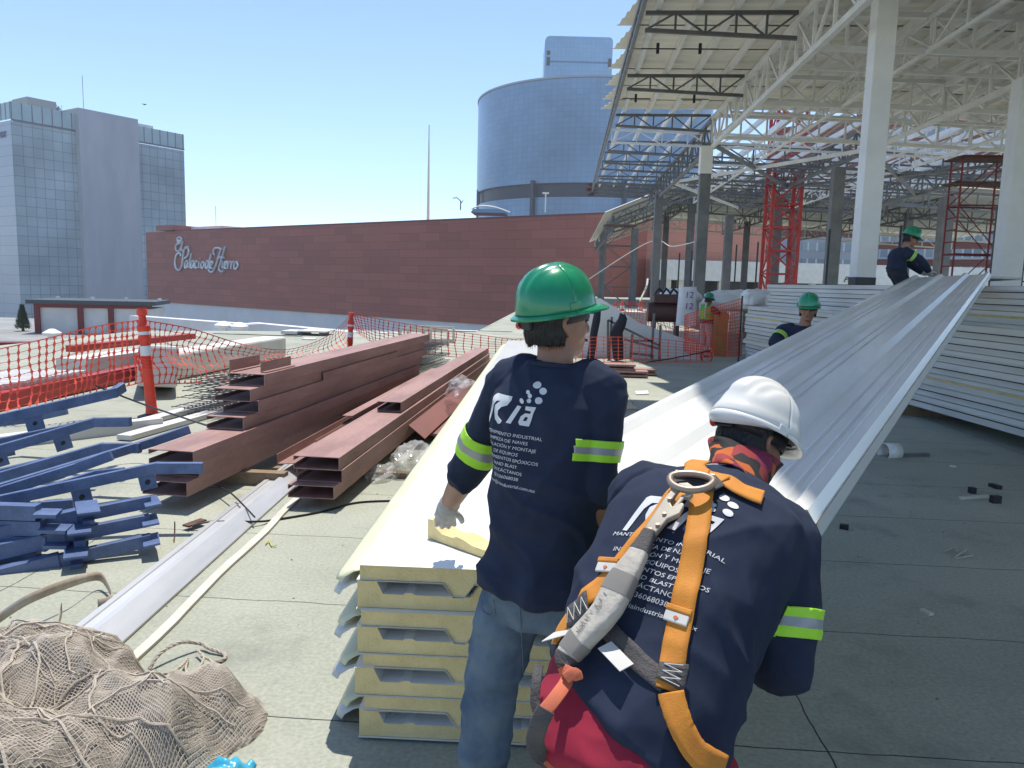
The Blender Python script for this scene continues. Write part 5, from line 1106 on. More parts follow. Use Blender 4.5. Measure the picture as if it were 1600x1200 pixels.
def hand(mb, w, d, pn, thumb, curl=.5, grow=0, sc=1.0):
    """w wrist, d along the palm, pn out of the palm, thumb unit vector to the thumb's side"""
    d = d.normalized(); pn = (pn - d * pn.dot(d)).normalized(); th = (thumb - d * thumb.dot(d) - pn * thumb.dot(pn)).normalized()
    rings = []
    for f, a, b in ((-.01, .026, .02), (.02, .031, .018), (.05, .039, .016), (.075, .041, .015), (.09, .038, .012)):
        rings.append(elring(w + d * f * sc, th, pn, (a + grow) * sc, (b + grow) * sc, 14, 2.6))
    mb.loft(rings)
    for i, (off_, ln, r) in enumerate(((.030, .072, .0088), (.010, .080, .0092), (-.011, .074, .0088), (-.030, .058, .0078))):
        p = w + d * .082 * sc + th * off_ * sc; a = .12 + curl * .35 + .05 * i; pts = [p - d * .02 * sc, p]; rs = [(r + grow)] * 2
        for k, seg in enumerate((.44, .31, .25)):
            dirv = d * math.cos(a) + pn * math.sin(a) + th * (.10 - .06 * i); p = p + dirv.normalized() * ln * seg * sc; pts.append(p); rs.append((r + grow) * (1 - .1 * k)); a += curl * .75
        limb(mb, pts, [x * sc for x in rs], 8)
    p = w + d * .022 * sc + th * .026 * sc; pts = [p]; a = .75
    for k, seg in enumerate((.034, .028, .022)):
        dirv = d * math.cos(a) + th * math.sin(a) + pn * (.25 + curl * .4); p = p + dirv.normalized() * seg * sc; pts.append(p); a -= .28
    limb(mb, pts, [(.0115 + grow) * sc, (.0105 + grow) * sc, (.0095 + grow) * sc, (.008 + grow) * sc], 8)
def head_shape(mb, c, r, f, u, k=1.0):
    S = [(-.122, .018, .070, -.035), (-.112, .036, .082, -.005), (-.092, .050, .088, .035), (-.065, .060, .089, .062), (-.035, .067, .090, .080), (0, .072, .090, .093), (.03, .075, .092, .098), (.06, .073, .088, .097), (.088, .063, .074, .084), (.108, .044, .05, .058), (.119, .018, .02, .024)]
    rings = []
    for z, a, ff, bb in S:
        cc = c + u * z * k + f * (ff - bb) / 2 * k; rings.append(elring(cc, r, f, a * k, (ff + bb) / 2 * k, 20, 2.15))
    mb.loft(rings)
    # nose, brow, lips, chin, ears
    limb(mb, [c + (f * .088 + u * .012) * k, c + (f * .104 - u * .018) * k, c + (f * .108 - u * .034) * k], [.008 * k, .011 * k, .0135 * k], 8)
    limb(mb, [c + (f * .094 - u * .038 + r * .010) * k, c + (f * .094 - u * .038 - r * .010) * k], [.010 * k, .010 * k], 8)
    limb(mb, [c + (f * .086 + u * .022 + r * .04) * k, c + (f * .093 + u * .024) * k, c + (f * .086 + u * .022 - r * .04) * k], [.009 * k] * 3, 8)
    limb(mb, [c + (f * .086 - u * .066 + r * .02) * k, c + (f * .091 - u * .066) * k, c + (f * .086 - u * .066 - r * .02) * k], [.008 * k] * 3, 8)
    for s_ in (-1, 1):
        limb(mb, [c + (f * .062 - u * .03 + r * s_ * .04) * k, c + (f * .05 - u * .05 + r * s_ * .045) * k], [.02 * k, .018 * k], 8)
        e = c + (r * s_ * .077 - f * .012 - u * .018) * k
        pts = [e + (u * .026 + f * .008) * k, e + (u * .03 - f * .012 + r * s_ * .008) * k, e + (u * .01 - f * .02 + r * s_ * .012) * k, e + (-u * .016 - f * .008 + r * s_ * .005) * k, e + (-u * .03 + f * .006) * k]
        limb(mb, pts, [.006 * k, .0075 * k, .008 * k, .008 * k, .007 * k], 8); limb(mb, [e + r * s_ * -.004 * k + f * .002 * k, e - u * .012 * k], [.012 * k, .009 * k], 8)
def helmet(parent, c, r, f, u, m, style='cap', k=1.0):
    """c is the middle of the rim plane"""
    A, Bf, Bb, H = .113 * k, .127 * k, .134 * k, .142 * k
    nu, nv = 72, 22; q = MB()
    def dome(phi, th, ex=0):
        cx, cy = math.cos(phi), math.sin(phi); b = Bf if cy > 0 else Bb; x = cx * A * math.cos(th) ** .82; y = cy * b * math.cos(th) ** .82; z = H * math.sin(th) ** .95
        hw = 1.0 if th < 1.45 else 1
        if style == 'cap':
            bump = .0065 * math.exp(-(x / (.011 * k)) ** 2) + .0045 * math.exp(-((abs(x) - .036 * k) / (.009 * k)) ** 2)
            bump *= min(1, max(0, (th - .25) / .35))
        else:
            bump = .010 * (1 / (1 + math.exp((abs(x) - .030 * k) / (.0028 * k)))) * min(1, max(0, (th - .42) / .2))
            bump += .006 * (1 / (1 + math.exp((th - .20) / .025)))
            bump -= .005 * math.exp(-((abs(x) - .066 * k) / (.010 * k)) ** 4) * math.exp(-((th - .8) / .28) ** 4)
        n = (r * (x / A / A) + f * (y / b / b) + u * (z / H / H)).normalized()
        return c + r * x + f * y + u * z + n * (bump * k + ex)
    q.grid(lambda a, b: dome(2 * math.pi * a, math.pi / 2 * min(b, .9995)), nu, nv)
    sh = q.build('helmet', m, parent, smooth=180, solid=.0035 * k)
    # rim : narrow lip all round, wider visor in front
    q = MB(); rows = []
    for i in range(nu + 1):
        phi = 2 * math.pi * i / nu; cy = math.sin(phi); w = (.010 if style == 'cap' else .004) + (.040 if style == 'cap' else .030) * max(0, cy) ** 2.6
        if style == 'cap': w += .010 * max(0, -cy) ** 2
        p = dome(phi, 0); d = (p - c); d = (d - u * d.dot(u)).normalized(); dz = -.010 * max(0, cy) ** 2
        dn = (.0 if style == 'cap' else -.030 * max(0, -cy) ** 2)
        rows.append([p + u * .004 * k, p + d * w * k * .55 + u * (.001 + dz * .5) * k, p + d * w * k + u * (-.004 + dz) * k, p + d * w * k * .95 + u * (-.009 + dz) * k, p - d * .004 * k + u * (-.006 + dn) * k])
    n = len(rows[0]); q.add([p for rr in rows for p in rr], [(i * n + j, i * n + j + 1, (i + 1) * n + j + 1, (i + 1) * n + j) for i in range(nu) for j in range(n - 1)])
    q.build('rim', m, sh, smooth=50, solid=.003 * k)
    if style != 'cap':
        for s_ in (-1, 1):
            q = MB(); a0 = c + r * s_ * A * 1.02 + u * .004 - f * .012; q.box(V((0, 0, 0)), V((0, 0, 0))) if False else None
            q.bar(a0 - f * .022 * k, a0 + f * .022 * k, .012 * k, .024 * k, up=u); q.build('accessory_slot', m, sh, bevel=.003)
    else:
        for s_ in (-1, 1):
            a0 = dome(0 if s_ > 0 else math.pi, .12); q = MB(); q.bar(a0 - f * .02 * k, a0 + f * .02 * k, .008 * k, .022 * k, up=u); q.build('side_slot', m, sh, bevel=.002)
    # inner headband and ratchet
    q = MB(); cc = c - u * .022 * k - f * .002
    ring = lambda z, e: elring(cc + u * z * k, r, f, (.084 + e) * k, (.104 + e) * k, 28, 2.1)
    q.loft([ring(-.014, 0), ring(.03, .002)], cap=False); hb = q.build('headband', M['black'], sh, smooth=50, solid=.003)
    q = MB(); kb = cc - f * .112 * k - u * .004 * k; q.bar(kb - r * .03 * k, kb + r * .03 * k, .014 * k, .03 * k, up=u); q.build('ratchet', M['black'], hb, bevel=.004)
    q = MB(); q.tube([kb - r * .05 * k - u * .004, kb - r * .034 * k], .013 * k, 10); q.build('ratchet_tab', M['sign_red'], hb)
    return sh, dome
def hair(parent, c, r, f, u, k=1.0, low=-.075, n=40, a0=3.35, a1=6.07, seed=0):
    q = MB()
    def fn(a, b):
        phi = a0 + (a1 - a0) * a; z = low + (.07 - low) * b + .012 * noise.noise(V((a * 9, 0, seed))) * (1 - b)
        sz = .078 + .012 * b; ed = min(1, b * 3 + .35)
        rr = 1 + .05 * noise.noise(V((a * 14, b * 5, seed)))
        return c + (r * math.cos(phi) * (.072 + .012 * ed) * rr + f * math.sin(phi) * (.092 + .014 * ed) * rr + u * z) * k
    q.grid(fn, n, 12); h = q.build('hair', M['hair'], parent, smooth=180, solid=.012 * k)
    q = MB(); rr_ = random.Random(seed)
    for i in range(420):
        a = rr_.random(); b = rr_.random() * .5; p = fn(a, b); out = (p - c); out = (out - u * out.dot(u)).normalized(); e = p - u * (.014 + .012 * rr_.random()) * k + out * .006 * rr_.random(); sdv = u.cross(out) * .0015
        q.add([p - sdv + out * .007 * k, p + sdv + out * .007 * k, e + sdv * rr_.uniform(-2, 2)], [(0, 1, 2)])
    q.build('hair_tips', M['hair'], h, fix=False); return h
def torso(mb, pel, neck, r0, r1, prof, bow=0.0, n=28, e=2.5):
    ax = (neck - pel); L = ax.length; rings = []
    for t, a, b, fo in prof:
        r = r0.lerp(r1, max(0, min(1, t))).normalized(); s_ = ax.normalized(); f = s_.cross(r).normalized() * -1
        f = r.cross(s_).normalized() * -1
        # forward = up x right
        f = s_.cross(r).normalized()
        c = pel + ax * t - f * bow * math.sin(math.pi * max(0, min(1, t))) + f * fo
        rings.append(elring(c, r, f, a, b, n, e))
    mb.loft(rings)
def bm_band(shirt_me, a, b, t0, t1, rmax, grow=.0035):
    """stripe of the sleeve between two cuts across the arm a>b, pushed out along its normals : three colours"""
    bm = bmesh.new(); bm.from_mesh(shirt_me); d = (b - a); L = d.length; dn = d / L
    bmesh.ops.delete(bm, geom=[fc for fc in bm.faces if ((fc.calc_center_median() - a).cross(dn)).length > rmax or not (t0 * L - .03 < (fc.calc_center_median() - a).dot(dn) < t1 * L + .03)], context='FACES')
    for t, out, inn in ((t0, False, True), (t1, True, False)):
        bmesh.ops.bisect_plane(bm, geom=bm.verts[:] + bm.edges[:] + bm.faces[:], plane_co=a + dn * L * t, plane_no=dn, clear_outer=out, clear_inner=inn)
    for t in (t0 + (t1 - t0) * .34, t0 + (t1 - t0) * .66):
        bmesh.ops.bisect_plane(bm, geom=bm.verts[:] + bm.edges[:] + bm.faces[:], plane_co=a + dn * L * t, plane_no=dn)
    bm.normal_update()
    ns = {v: v.normal.copy() for v in bm.verts}
    for v in bm.verts: v.co += ns[v] * grow
    for fc in bm.faces:
        f = ((fc.calc_center_median() - a).dot(dn) / L - t0) / (t1 - t0); fc.material_index = 1 if .34 < f < .66 else 0
    me = bpy.data.meshes.new('reflective_band'); bm.to_mesh(me); bm.free(); return me
def add_band(parent, shirt_me_world, a, b, t0, t1, rmax, grow=.0035):
    me = bm_band(shirt_me_world, V(a), V(b), t0, t1, rmax, grow)
    idx = [p.material_index for p in me.polygons]
    me.materials.append(M['lime']); me.materials.append(M['silver']); me.polygons.foreach_set('material_index', idx)
    me.transform(Matrix.Translation(-ORG[parent])); me.shade_smooth(); o = bpy.data.objects.new('reflective_band', me); COL.objects.link(o); o.parent = parent; ORG[o] = ORG[parent]
    so = o.modifiers.new('solid', 'SOLIDIFY'); so.thickness = .003; so.offset = 1
def person(label, cfg):
    g_ = cfg.get; t = thing('person', label, 'person', cfg['base'], g_('group')); vx = g_('voxel', .007)
    pel, neck, hc = V(cfg['pelvis']), V(cfg['neck']), V(cfg['head']); hf = V(cfg['face']).normalized(); hu = V(g_('hup', (0, 0, 1))); hu = (hu - hf * hu.dot(hf)).normalized(); hr = hf.cross(hu).normalized()
    r0, r1 = V(cfg['r_hip']).normalized(), V(cfg['r_sh']).normalized(); sp_ = (neck - pel).normalized()
    sL, sR = [neck - sp_ * .075 + r1 * s_ * g_('sw', .185) for s_ in (-1, 1)]
    if g_('shL'): sL = V(cfg['shL'])
    if g_('shR'): sR = V(cfg['shR'])
    hL, hR = [pel - V((0, 0, .03)) + r0 * s_ * .085 for s_ in (-1, 1)]
    bow = g_('bow', .02); hs = g_('hs', 1.0)
    body = MB(); torso(body, pel, neck, r0, r1, [(-.12, .10, .08, 0), (-.02, .145, .105, 0), (.2, .132, .095, 0), (.42, .132, .095, 0), (.65, .155, .105, 0), (.82, .16, .095, 0), (.95, .09, .07, 0)], bow)
    limb(body, [neck - sp_ * .06, neck.lerp(hc - hu * .07 * hs - hf * .01, .55), hc - hu * .06 * hs - hf * .012], [.064 * g_('nk', 1), .058 * g_('nk', 1), .058 * g_('nk', 1)]); head_shape(body, hc, hr, hf, hu, hs)
    shirt = MB(); sb = g_('belly', 0)
    torso(shirt, pel, neck, r0, r1, g_('shirt_prof') or [(a_ if False else a_, b_ * g_('tw', 1), c_, d_) for a_, b_, c_, d_ in [(g_('hem', -.16), .196 + g_('hipw', 0), .150 + sb + g_('hipw', 0), 0), (g_('hem', -.16) + .05, .194 + g_('hipw', 0), .148 + sb + g_('hipw', 0), 0), (.05, .180, .136 + sb, 0), (.25, .172, .130 + sb, 0), (.45, .176, .130, 0), (.65, .190, .134, 0), (.80, .196, .124, 0), (.90, .160, .104, .0), (.97, .105, .084, 0), (1.0, .080, .074, 0)]], bow)
    glv = {}
    for sd_, sh in (('L', sL), ('R', sR)):
        el, wr = V(cfg['el' + sd_]), V(cfg['wr' + sd_]); hd, pn, th = [V(x) for x in cfg['hand' + sd_]]
        limb(body, [sh, sh.lerp(el, .5), el, el.lerp(wr, .3), el.lerp(wr, .75), wr, wr + hd.normalized() * .02], [.05, .043, .039, .041, .033, .027, .026])
        if sd_ in g_('gloves', ''):
            gm = MB(); hand(gm, wr, hd, pn, th, g_('curl' + sd_, .5), .003, hs); limb(gm, [wr - (wr - el).normalized() * .06, wr, wr + hd.normalized() * .03], [.037, .036, .036]); glv[sd_] = gm; hand(body, wr, hd, pn, th, g_('curl' + sd_, .5), -.003, hs)
        else: hand(body, wr, hd, pn, th, g_('curl' + sd_, .5), 0, hs)
        cut = g_('cuff' + sd_, .25); cp = el.lerp(wr, cut)
        k_ = g_('loose', 1.0)
        limb(shirt, [sh - (sh - neck) * .35, sh, sh.lerp(el, .3), sh.lerp(el, .75), el, el.lerp(cp, .55), cp], [.07, .081 * k_, .079 * k_, .069 * k_, .063 * k_, .058 * k_, .052 * k_])
    pants = MB(); pr = g_('pant', 1.0); torso(pants, pel, pel + (neck - pel) * 1, r0, r1, [(-.30, .13, .11, 0), (-.16, .168, .135, 0), (-.02, .172, .135, 0), (g_('waist', .12), .165, .128, 0)], bow)
    for sd_, h in (('L', hL), ('R', hR)):
        kn, an = V(cfg['kn' + sd_]), V(cfg['an' + sd_]); toe = V(cfg['toe' + sd_]).normalized()
        limb(body, [h, h.lerp(kn, .5), kn, kn.lerp(an, .35), an], [.075, .066, .05, .052, .036])
        limb(pants, [h - V((0, 0, .05)), h.lerp(kn, .4), kn, kn.lerp(an, .4), kn.lerp(an, .8), an], [.100 * pr, .094 * pr, .078 * pr, .074 * pr, .072 * pr, .074 * pr])
        bt = MB(); a_ = an; z0 = an.z - .085; rr = toe.cross(V((0, 0, 1)))
        sec = lambda o_, hw, h: [V((a_.x, a_.y, z0)) + toe * o_ + rr * x + V((0, 0, z)) for x, z in ((-hw, 0), (hw, 0), (hw, h * .6), (hw * .6, h), (-hw * .6, h), (-hw, h * .6))]
        bt.loft([sec(-.075, .03, .09), sec(-.06, .038, .14), sec(.03, .042, .14), (sec(.09, .048, .085)), sec(.16, .046, .065), sec(.19, .03, .05)]); bt.build('boot', M['boot'], t, smooth=60)
    bme = remesh(body, min(vx, .0065), 3)
    link_mesh('body', bme, M['skin'], t)
    sme = remesh(shirt, vx, 5)
    if g_('skew'):
        for v in sme.vertices:
            tt = (v.co - pel).dot(sp_) / (neck - pel).length; k__ = max(0, min(1, (.34 - tt) / .30)); x__ = (v.co - pel).dot(r0)
            if abs(x__) < .2: v.co = v.co - sp_ * k__ * k__ * g_('skew') * (max(0, min(1.25, (x__ + .15) / .22)))
    wf = g_('wrinkle', .006); wdir = g_('wdir', (7, 7, 4))
    fR, fF = r1, sp_.cross(r1).normalized(); sd0 = cfg['base'][0] * 7
    def fold(x, y, z): n_1 = noise.noise(V((x, y, z))); return max(0, 1 - abs(n_1) * 3.0) ** 1.5
    def wr_(p, n):
        d = p - pel; x, y, z = d.dot(fR), d.dot(fF), d.dot(sp_); wq = noise.noise(d * 4 + V((sd0, 0, 0))) * .08; x += wq; z += wq * .6
        a = fold((x + z * .9) * 6.5, (x - z) * 1.6, y * 2.2 + sd0); b = fold((x - z * 1.1) * 6.0 + 9, (x + z) * 1.5, y * 2.2); c = fold(z * 11, x * 2.2, y * 3 + 4)
        lo = max(0, min(1, (.62 - z / .56) / .4)); up_ = 1 - lo
        return wf * (a * (.55 + .3 * lo) + b * (.45 + .3 * lo) + c * .45 * lo - .45) + .005 * noise.noise(p * 3) + .0015 * noise.noise(p * 24)
    displace(sme, wr_)
    sw_me = sme.copy(); bvh = BVHTree.FromPolygons([v.co.copy() for v in sme.vertices], [tuple(p.vertices) for p in sme.polygons])
    sh_o = link_mesh('shirt', sme, g_('shirt_m', M['navy']), t)
    pme = remesh(pants, vx, 5)
    displace(pme, lambda p, n: .007 * (1 - 2 * abs(noise.noise(V((p.x * 6, p.y * 6, p.z * 11))))) + .004 * (1 - 2 * abs(noise.noise(V((p.x * 13 + 3, p.y * 13, p.z * 20))))))
    pbv = BVHTree.FromPolygons([v.co.copy() for v in pme.vertices], [tuple(p.vertices) for p in pme.polygons])
    po_ = link_mesh('trousers', pme, g_('pant_m', M['denim']), t); cfg['_pants'] = (po_, pbv)
    for sd_, gm in glv.items():
        gme = remesh(gm, .005, 2); displace(gme, lambda p, n: .0016 * noise.noise(p * 60)); link_mesh('glove', gme, M['glove'], t)
    for sd_, sh in (('L', sL), ('R', sR)):
        if g_('bands', True): add_band(sh_o, sw_me, sh, cfg['el' + sd_], g_('b0', .50), g_('b1', .72), .105, .0035)
    if g_('eyes', True):
        for s_ in (-1, 1): 
            q = MB(); e = hc + (hf * .086 + hr * s_ * .031 + hu * .002) * hs; q.tube([e - hf * .004, e + hf * .0035 * hs, e + hf * .005 * hs], [.011 * hs, .009 * hs, .003 * hs], 10); q.build('eye', M['eye_w'], t, smooth=60)
            q = MB(); e = hc + (hf * .096 + hr * s_ * .034 + hu * .024) * hs; q.bar(e - hr * .018 * hs, e + hr * .018 * hs, .008, .007 * hs, up=hu); q.build('eyebrow', M['hair'], t)
        q = MB(); e = hc + (hf * .098 - hu * .066) * hs; q.bar(e - hr * .022 * hs, e + hr * .022 * hs, .006, .010 * hs, up=hu); q.build('mouth', M['lip'], t, bevel=.003)
    hair(t, hc, hr, hf, hu, hs, seed=int(abs(cfg['base'][0]) * 100))
    hm, dome = helmet(t, hc + hu * g_('hz', .030) * hs - hf * .004, hr, (hf + hu * g_('hpitch', .0)).normalized(), (hu - hf * g_('hpitch', .0)).normalized(), g_('helm', M['helmet_green']), g_('hstyle', 'cap'), hs)
    return t, sh_o, sw_me, bvh, dict(sL=sL, sR=sR, hr=hr, hf=hf, hu=hu, sp=sp_, r1=r1, f1=sp_.cross(r1).normalized(), neck=neck, pel=pel)
def n_(v): return V(v).normalized()
# --- the standing worker
az = rad(30); F1 = V((math.sin(az), math.cos(az), 0)); R1 = V((math.cos(az), -math.sin(az), 0)); UP = V((0, 0, 1))
hnd = PZ(690, 818, .765)
el1 = P(727, 742, 2.42); wr1 = P(697, 797, 2.60)
el1r = P(932, 752, 2.10); wr1r = P(930, 838, 2.18)
cfg1 = dict(base=(-.03, 2.2, 0), pelvis=(-.035, 2.17, .86), neck=P(868, 566, 2.22), head=P(872, 500, 2.25), face=F1 * .88 + R1 * .47 + UP * .02, hup=(0, .0, 1), hpitch=.16, waist=.02, loose=.86, r_hip=R1, r_sh=R1, sw=.160, tw=.93, nk=.9,
    elL=el1, wrL=wr1, handL=((hnd - wr1) + V((.0, .05, -.02)), (0, .2, -1), R1 * 1.0 + V((.2, 0, 0))), gloves='L', curlL=.35, cuffL=.10,
    elR=el1r, wrR=wr1r, handR=(V((-.01, .06, -.05)), (-.3, .6, .6), (-.5, .4, .5)), curlR=.8, cuffR=.28,
    knL=P(765, 1085, 2.18), anL=V((-.21, 2.12, .09)), toeL=F1, knR=V((.10, 2.22, .47)), anR=V((.12, 2.16, .09)), toeR=F1, hem=-.14, hipw=.014, wrinkle=.013, wdir=(6, 6, 3.2), b0=.52, b1=.76, bow=.015, hs=.92, pant=1.0)
p1, s1, sm1, bv1, i1 = person('worker in navy shirt and green helmet standing with a gloved hand on the white panels', cfg1)
print('W1 len', (V(cfg1['elL']) - i1['sL']).length, (wr1 - el1).length, (V(cfg1['elR']) - i1['sR']).length, (wr1r - el1r).length)
# print on the back
LOGO_R = [(155, 525), (170, 420), (195, 280), (212, 264), (375, 265), (374, 295), (345, 338), (295, 358), (276, 385), (284, 420), (330, 455), (326, 476), (296, 487), (252, 458), (235, 405), (238, 350), (262, 322), (276, 312), (240, 318), (213, 365), (196, 440), (180, 527)]
LOGO_I = [(362, 466), (430, 325), (461, 330), (402, 469)]
LOGO_A = [(497, 350), (503, 320), (582, 317), (541, 469), (472, 468), (458, 448), (468, 402), (500, 375), (546, 372), (552, 351)]
HOLE_A = [(503, 402), (527, 402), (516, 432), (490, 434)]
DOTS = [(535, 160, 25), (587, 200, 25), (488, 218, 16), (510, 243, 17), (460, 287, 20), (517, 278, 16), (585, 268, 24)]
def fill2d(outline, holes=()):
    bm = bmesh.new(); 
    for lp in [outline] + list(holes):
        vs = [bm.verts.new((x, -y, 0)) for x, y in lp]
        for i in range(len(vs)): bm.edges.new((vs[i], vs[(i + 1) % len(vs)]))
    bmesh.ops.triangle_fill(bm, use_beauty=True, use_dissolve=False, edges=bm.edges[:])
    for _ in range(3):
        le = [e for e in bm.edges if e.calc_length() > 14]
        if le: bmesh.ops.subdivide_edges(bm, edges=le, cuts=1)
        bmesh.ops.triangulate(bm, faces=bm.faces[:])
    bm.verts.index_update(); r = [v.co.copy() for v in bm.verts], [tuple(v.index for v in f.verts) for f in bm.faces]; bm.free(); return r
def project(vs, fs, o, ex, ey, dn, bvh, off=.0022):
    out = []; lastd = None
    for v in vs:
        p = o + ex * v.x + ey * v.y - dn * .5; h = bvh.ray_cast(p, dn)
        if h[0] is not None and h[3] < .75: out.append(h[0] - dn * off)
        else:
            q = bvh.find_nearest(o + ex * v.x + ey * v.y); out.append(q[0] + q[1] * off)
    return out, fs
def shirt_print(parent, o, ex, ey, dn, bvh, k=1.0, top=0.0):
    for nm_, shp in (('logo_letter', [fill2d(LOGO_R)]), ('logo_letter', [fill2d(LOGO_I)]), ('logo_letter', [fill2d(LOGO_A, [HOLE_A])])):
        for vs, fs in shp:
            vs = [V(((v.x - 380) * .00044 * k, (v.y + 330) * .00036 * k, 0)) for v in vs]; q = MB().add(*project(vs, fs, o, ex, ey, dn, bvh)); q.build(nm_, M['print'], parent, fix=False)
    for cx, cy, r_ in DOTS:
        vs, fs = fill2d([(cx + r_ * 1.0 * math.cos(a) + r_ * .25 * math.sin(a), cy + r_ * math.sin(a) * 1.0) for a in [j * math.pi / 9 for j in range(18)]])
        vs = [V(((v.x - 380) * .00044 * k, (v.y + 330) * .00036 * k, 0)) for v in vs]; MB().add(*project(vs, fs, o, ex, ey, dn, bvh)).build('logo_dot', M['print'], parent, fix=False)
    lines = [('MANTENIMIENTO INDUSTRIAL', .0175), ('LIMPIEZA DE NAVES', .0175), ('INSTALACIÓN Y MONTAJE', .0175), ('DE EQUIPOS', .0175), ('RECUBRIMIENTOS EPÓXICOS', .0175), ('SAND BLAST', .0175), ('CONTÁCTANOS', .0175), ('@3336068038', .0175), ('ascencion@riaindustrial.com.mx', .0175)]
    for i, (tx, sz) in enumerate(lines):
        vs, fs = text_mesh(tx, sz * k * .74, .12, 0, 0, 'CENTER'); y = (-.084 - .0172 * i - (.004 if i == 8 else 0)) * k
        vs = [V((v.x * 1.3, v.y + y, 0)) for v in vs]; MB().add(*project(vs, fs, o, ex, ey, dn, bvh)).build('printed_line', M['print'], parent, fix=False)
oB = bv1.ray_cast(P(800, 630, 1.6), ray(800, 630).normalized())[0]
dn1 = (F1 * 1.0 + R1 * .10).normalized(); ex1 = dn1.cross(UP).normalized()
shirt_print(s1, oB - UP * .005, ex1, UP, dn1, bv1, 1.0)
# back pocket and seams of the jeans
po_, pbv = cfg1['_pants']
def seam(name, pxs, r, m, parent, off=.002):
    pts = []
    for x, y in pxs:
        d = ray(x, y).normalized(); h = pbv.ray_cast(EYE, d)
        if h[0] is not None: pts.append(h[0] + h[1] * off)
    if len(pts) > 2:
        q = MB(); q.tube(pts, r, 4); return q.build(name, m, parent)
M['thread'] = mat('denim_thread', (.16, .19, .22, 1), .9)
seam('pocket_seam', [(752, 922), (753, 940), (756, 956), (766, 962), (774, 958), (772, 940), (770, 918)], .0016, M['thread'], po_)
seam('side_seam', [(812 + i * .5, 935 + i * 12) for i in range(22)], .0015, M['thread'], po_)
q = MB(); c_n = i1['neck'] - UP * .012; q.tube([c_n + R1 * math.cos(a) * .083 + F1 * math.sin(a) * .078 + UP * (.012 * math.sin(a) * -1) for a in [2 * math.pi * k / 36 for k in range(37)]], .008, 8); q.build('collar', M['navy'], s1, smooth=180)
# --- foam offcut under his glove
q = MB(); a, b = PZ(668, 840, .665), PZ(745, 868, .665); ex = (b - a); ey = V((-ex.y, ex.x, 0)).normalized(); pf = [(0, 0), (0, .075), (.10, .078), (.16, .052), (.30, .034), (.52, .034), (.6, .044), (.74, .040), (.9, .030), (1.4, .030), (1.4, 0)]
q.prism(pf, a, ex, UP, ey * .085); oc_ = q.build('foam_offcut', [M['foam']]); tag(oc_, 'yellow foam offcut held under the gloved hand on the white panel', 'foam offcut')
# --- the stooping worker in the harness
pel2, neck2 = V((.16, 1.40, .865)), V((.40, 1.785, 1.207)); az2 = rad(32); R2 = V((math.cos(az2), -math.sin(az2), 0)); F2 = V((math.sin(az2), math.cos(az2), 0))
hd2 = P(1176, 688, 1.97)
cfg2 = dict(base=(.16, 1.4, 0), pelvis=pel2, neck=neck2, head=hd2, face=F2 * .80 + R2 * .42 - UP * .42, hup=F2 * .35 + R2 * .08 + UP * .9, hpitch=-.05, r_hip=R2, r_sh=R2, sw=.195,
    shR=P(1218, 842, 1.66), elR=P(1222, 1040, 1.55), wrR=P(1170, 1000, 1.80), handR=(V((-.03, .10, .04)), (0, .3, 1), (-1, .2, 0)), cuffR=.5,
    elL=V((.25, 2.0, .92)), wrL=V((.27, 2.16, .96)), handL=(V((.05, .1, .02)), (0, .3, 1), (1, .2, 0)), cuffL=.5, curlL=.9, curlR=.9,
    knL=V((.10, 1.52, .46)), anL=V((.03, 1.35, .09)), toeL=F2, knR=V((.33, 1.42, .47)), anR=V((.30, 1.22, .09)), toeR=F2, hem=-.02, waist=.22, bow=.055, wrinkle=.011, wdir=(5, 5, 5), pant_m=M['maroon_cloth'], helm=M['helmet_white'], hstyle='vent', hs=.88, skew=.085, b0=.55, b1=.78, loose=1.05,
    shirt_prof=[(-.05, .172, .138, 0), (.03, .182, .145, 0), (.2, .19, .148, 0), (.42, .195, .150, 0), (.62, .210, .150, 0), (.78, .208, .135, 0), (.89, .175, .108, .0), (.97, .110, .086, 0), (1.0, .082, .076, 0)])
p2, s2, sm2, bv2, i2 = person('stooping worker in white helmet and orange fall harness with his back to the camera', cfg2)
print('W2 len', (V(cfg2['elR']) - i2['sR']).length, (V(cfg2['wrR']) - V(cfg2['elR'])).length, i2['sR'], i2['sL'])
sp2, r2_, f2_ = i2['sp'], i2['r1'], i2['f1']
def hit2(px, py, off=.004):
    d = ray(px, py).normalized(); h = bv2.ray_cast(EYE, d)
    if h[0] is None: h = bv2.find_nearest(EYE + d * 1.6)
    return h[0] + h[1] * off, h[1]
o2 = hit2(1062, 795)[0]
shirt_print(s2, o2 - sp2 * .0, r2_, sp2, f2_, bv2, 1.0)
# neckerchief with a patchwork of warm colours
M['bandana'] = mat('neckerchief', (.24, .03, .03, 1), .85)
def band_mat():
    m = M['bandana']; nt = m.node_tree; N = nt.nodes; L = nt.links; b = N['Principled BSDF']; tc = N.new('ShaderNodeTexCoord'); v = N.new('ShaderNodeTexVoronoi'); v.inputs['Scale'].default_value = 26; L.new(tc.outputs['Object'], v.inputs['Vector'])
    rp = N.new('ShaderNodeValToRGB'); rp.color_ramp.interpolation = 'CONSTANT'; cr = rp.color_ramp
    cr.elements[0].color = (.012, .01, .01, 1); cr.elements[1].position = .35; cr.elements[1].color = (.28, .03, .035, 1)
    for pos, c in ((.58, (.45, .10, .015, 1)), (.74, (.20, .02, .06, 1)), (.88, (.015, .012, .012, 1))): e = cr.elements.new(pos); e.color = c
    sp = N.new('ShaderNodeSeparateColor'); L.new(v.outputs['Color'], sp.inputs[0]); L.new(sp.outputs[0], rp.inputs[0]); L.new(rp.outputs[0], b.inputs['Base Color'])
band_mat()
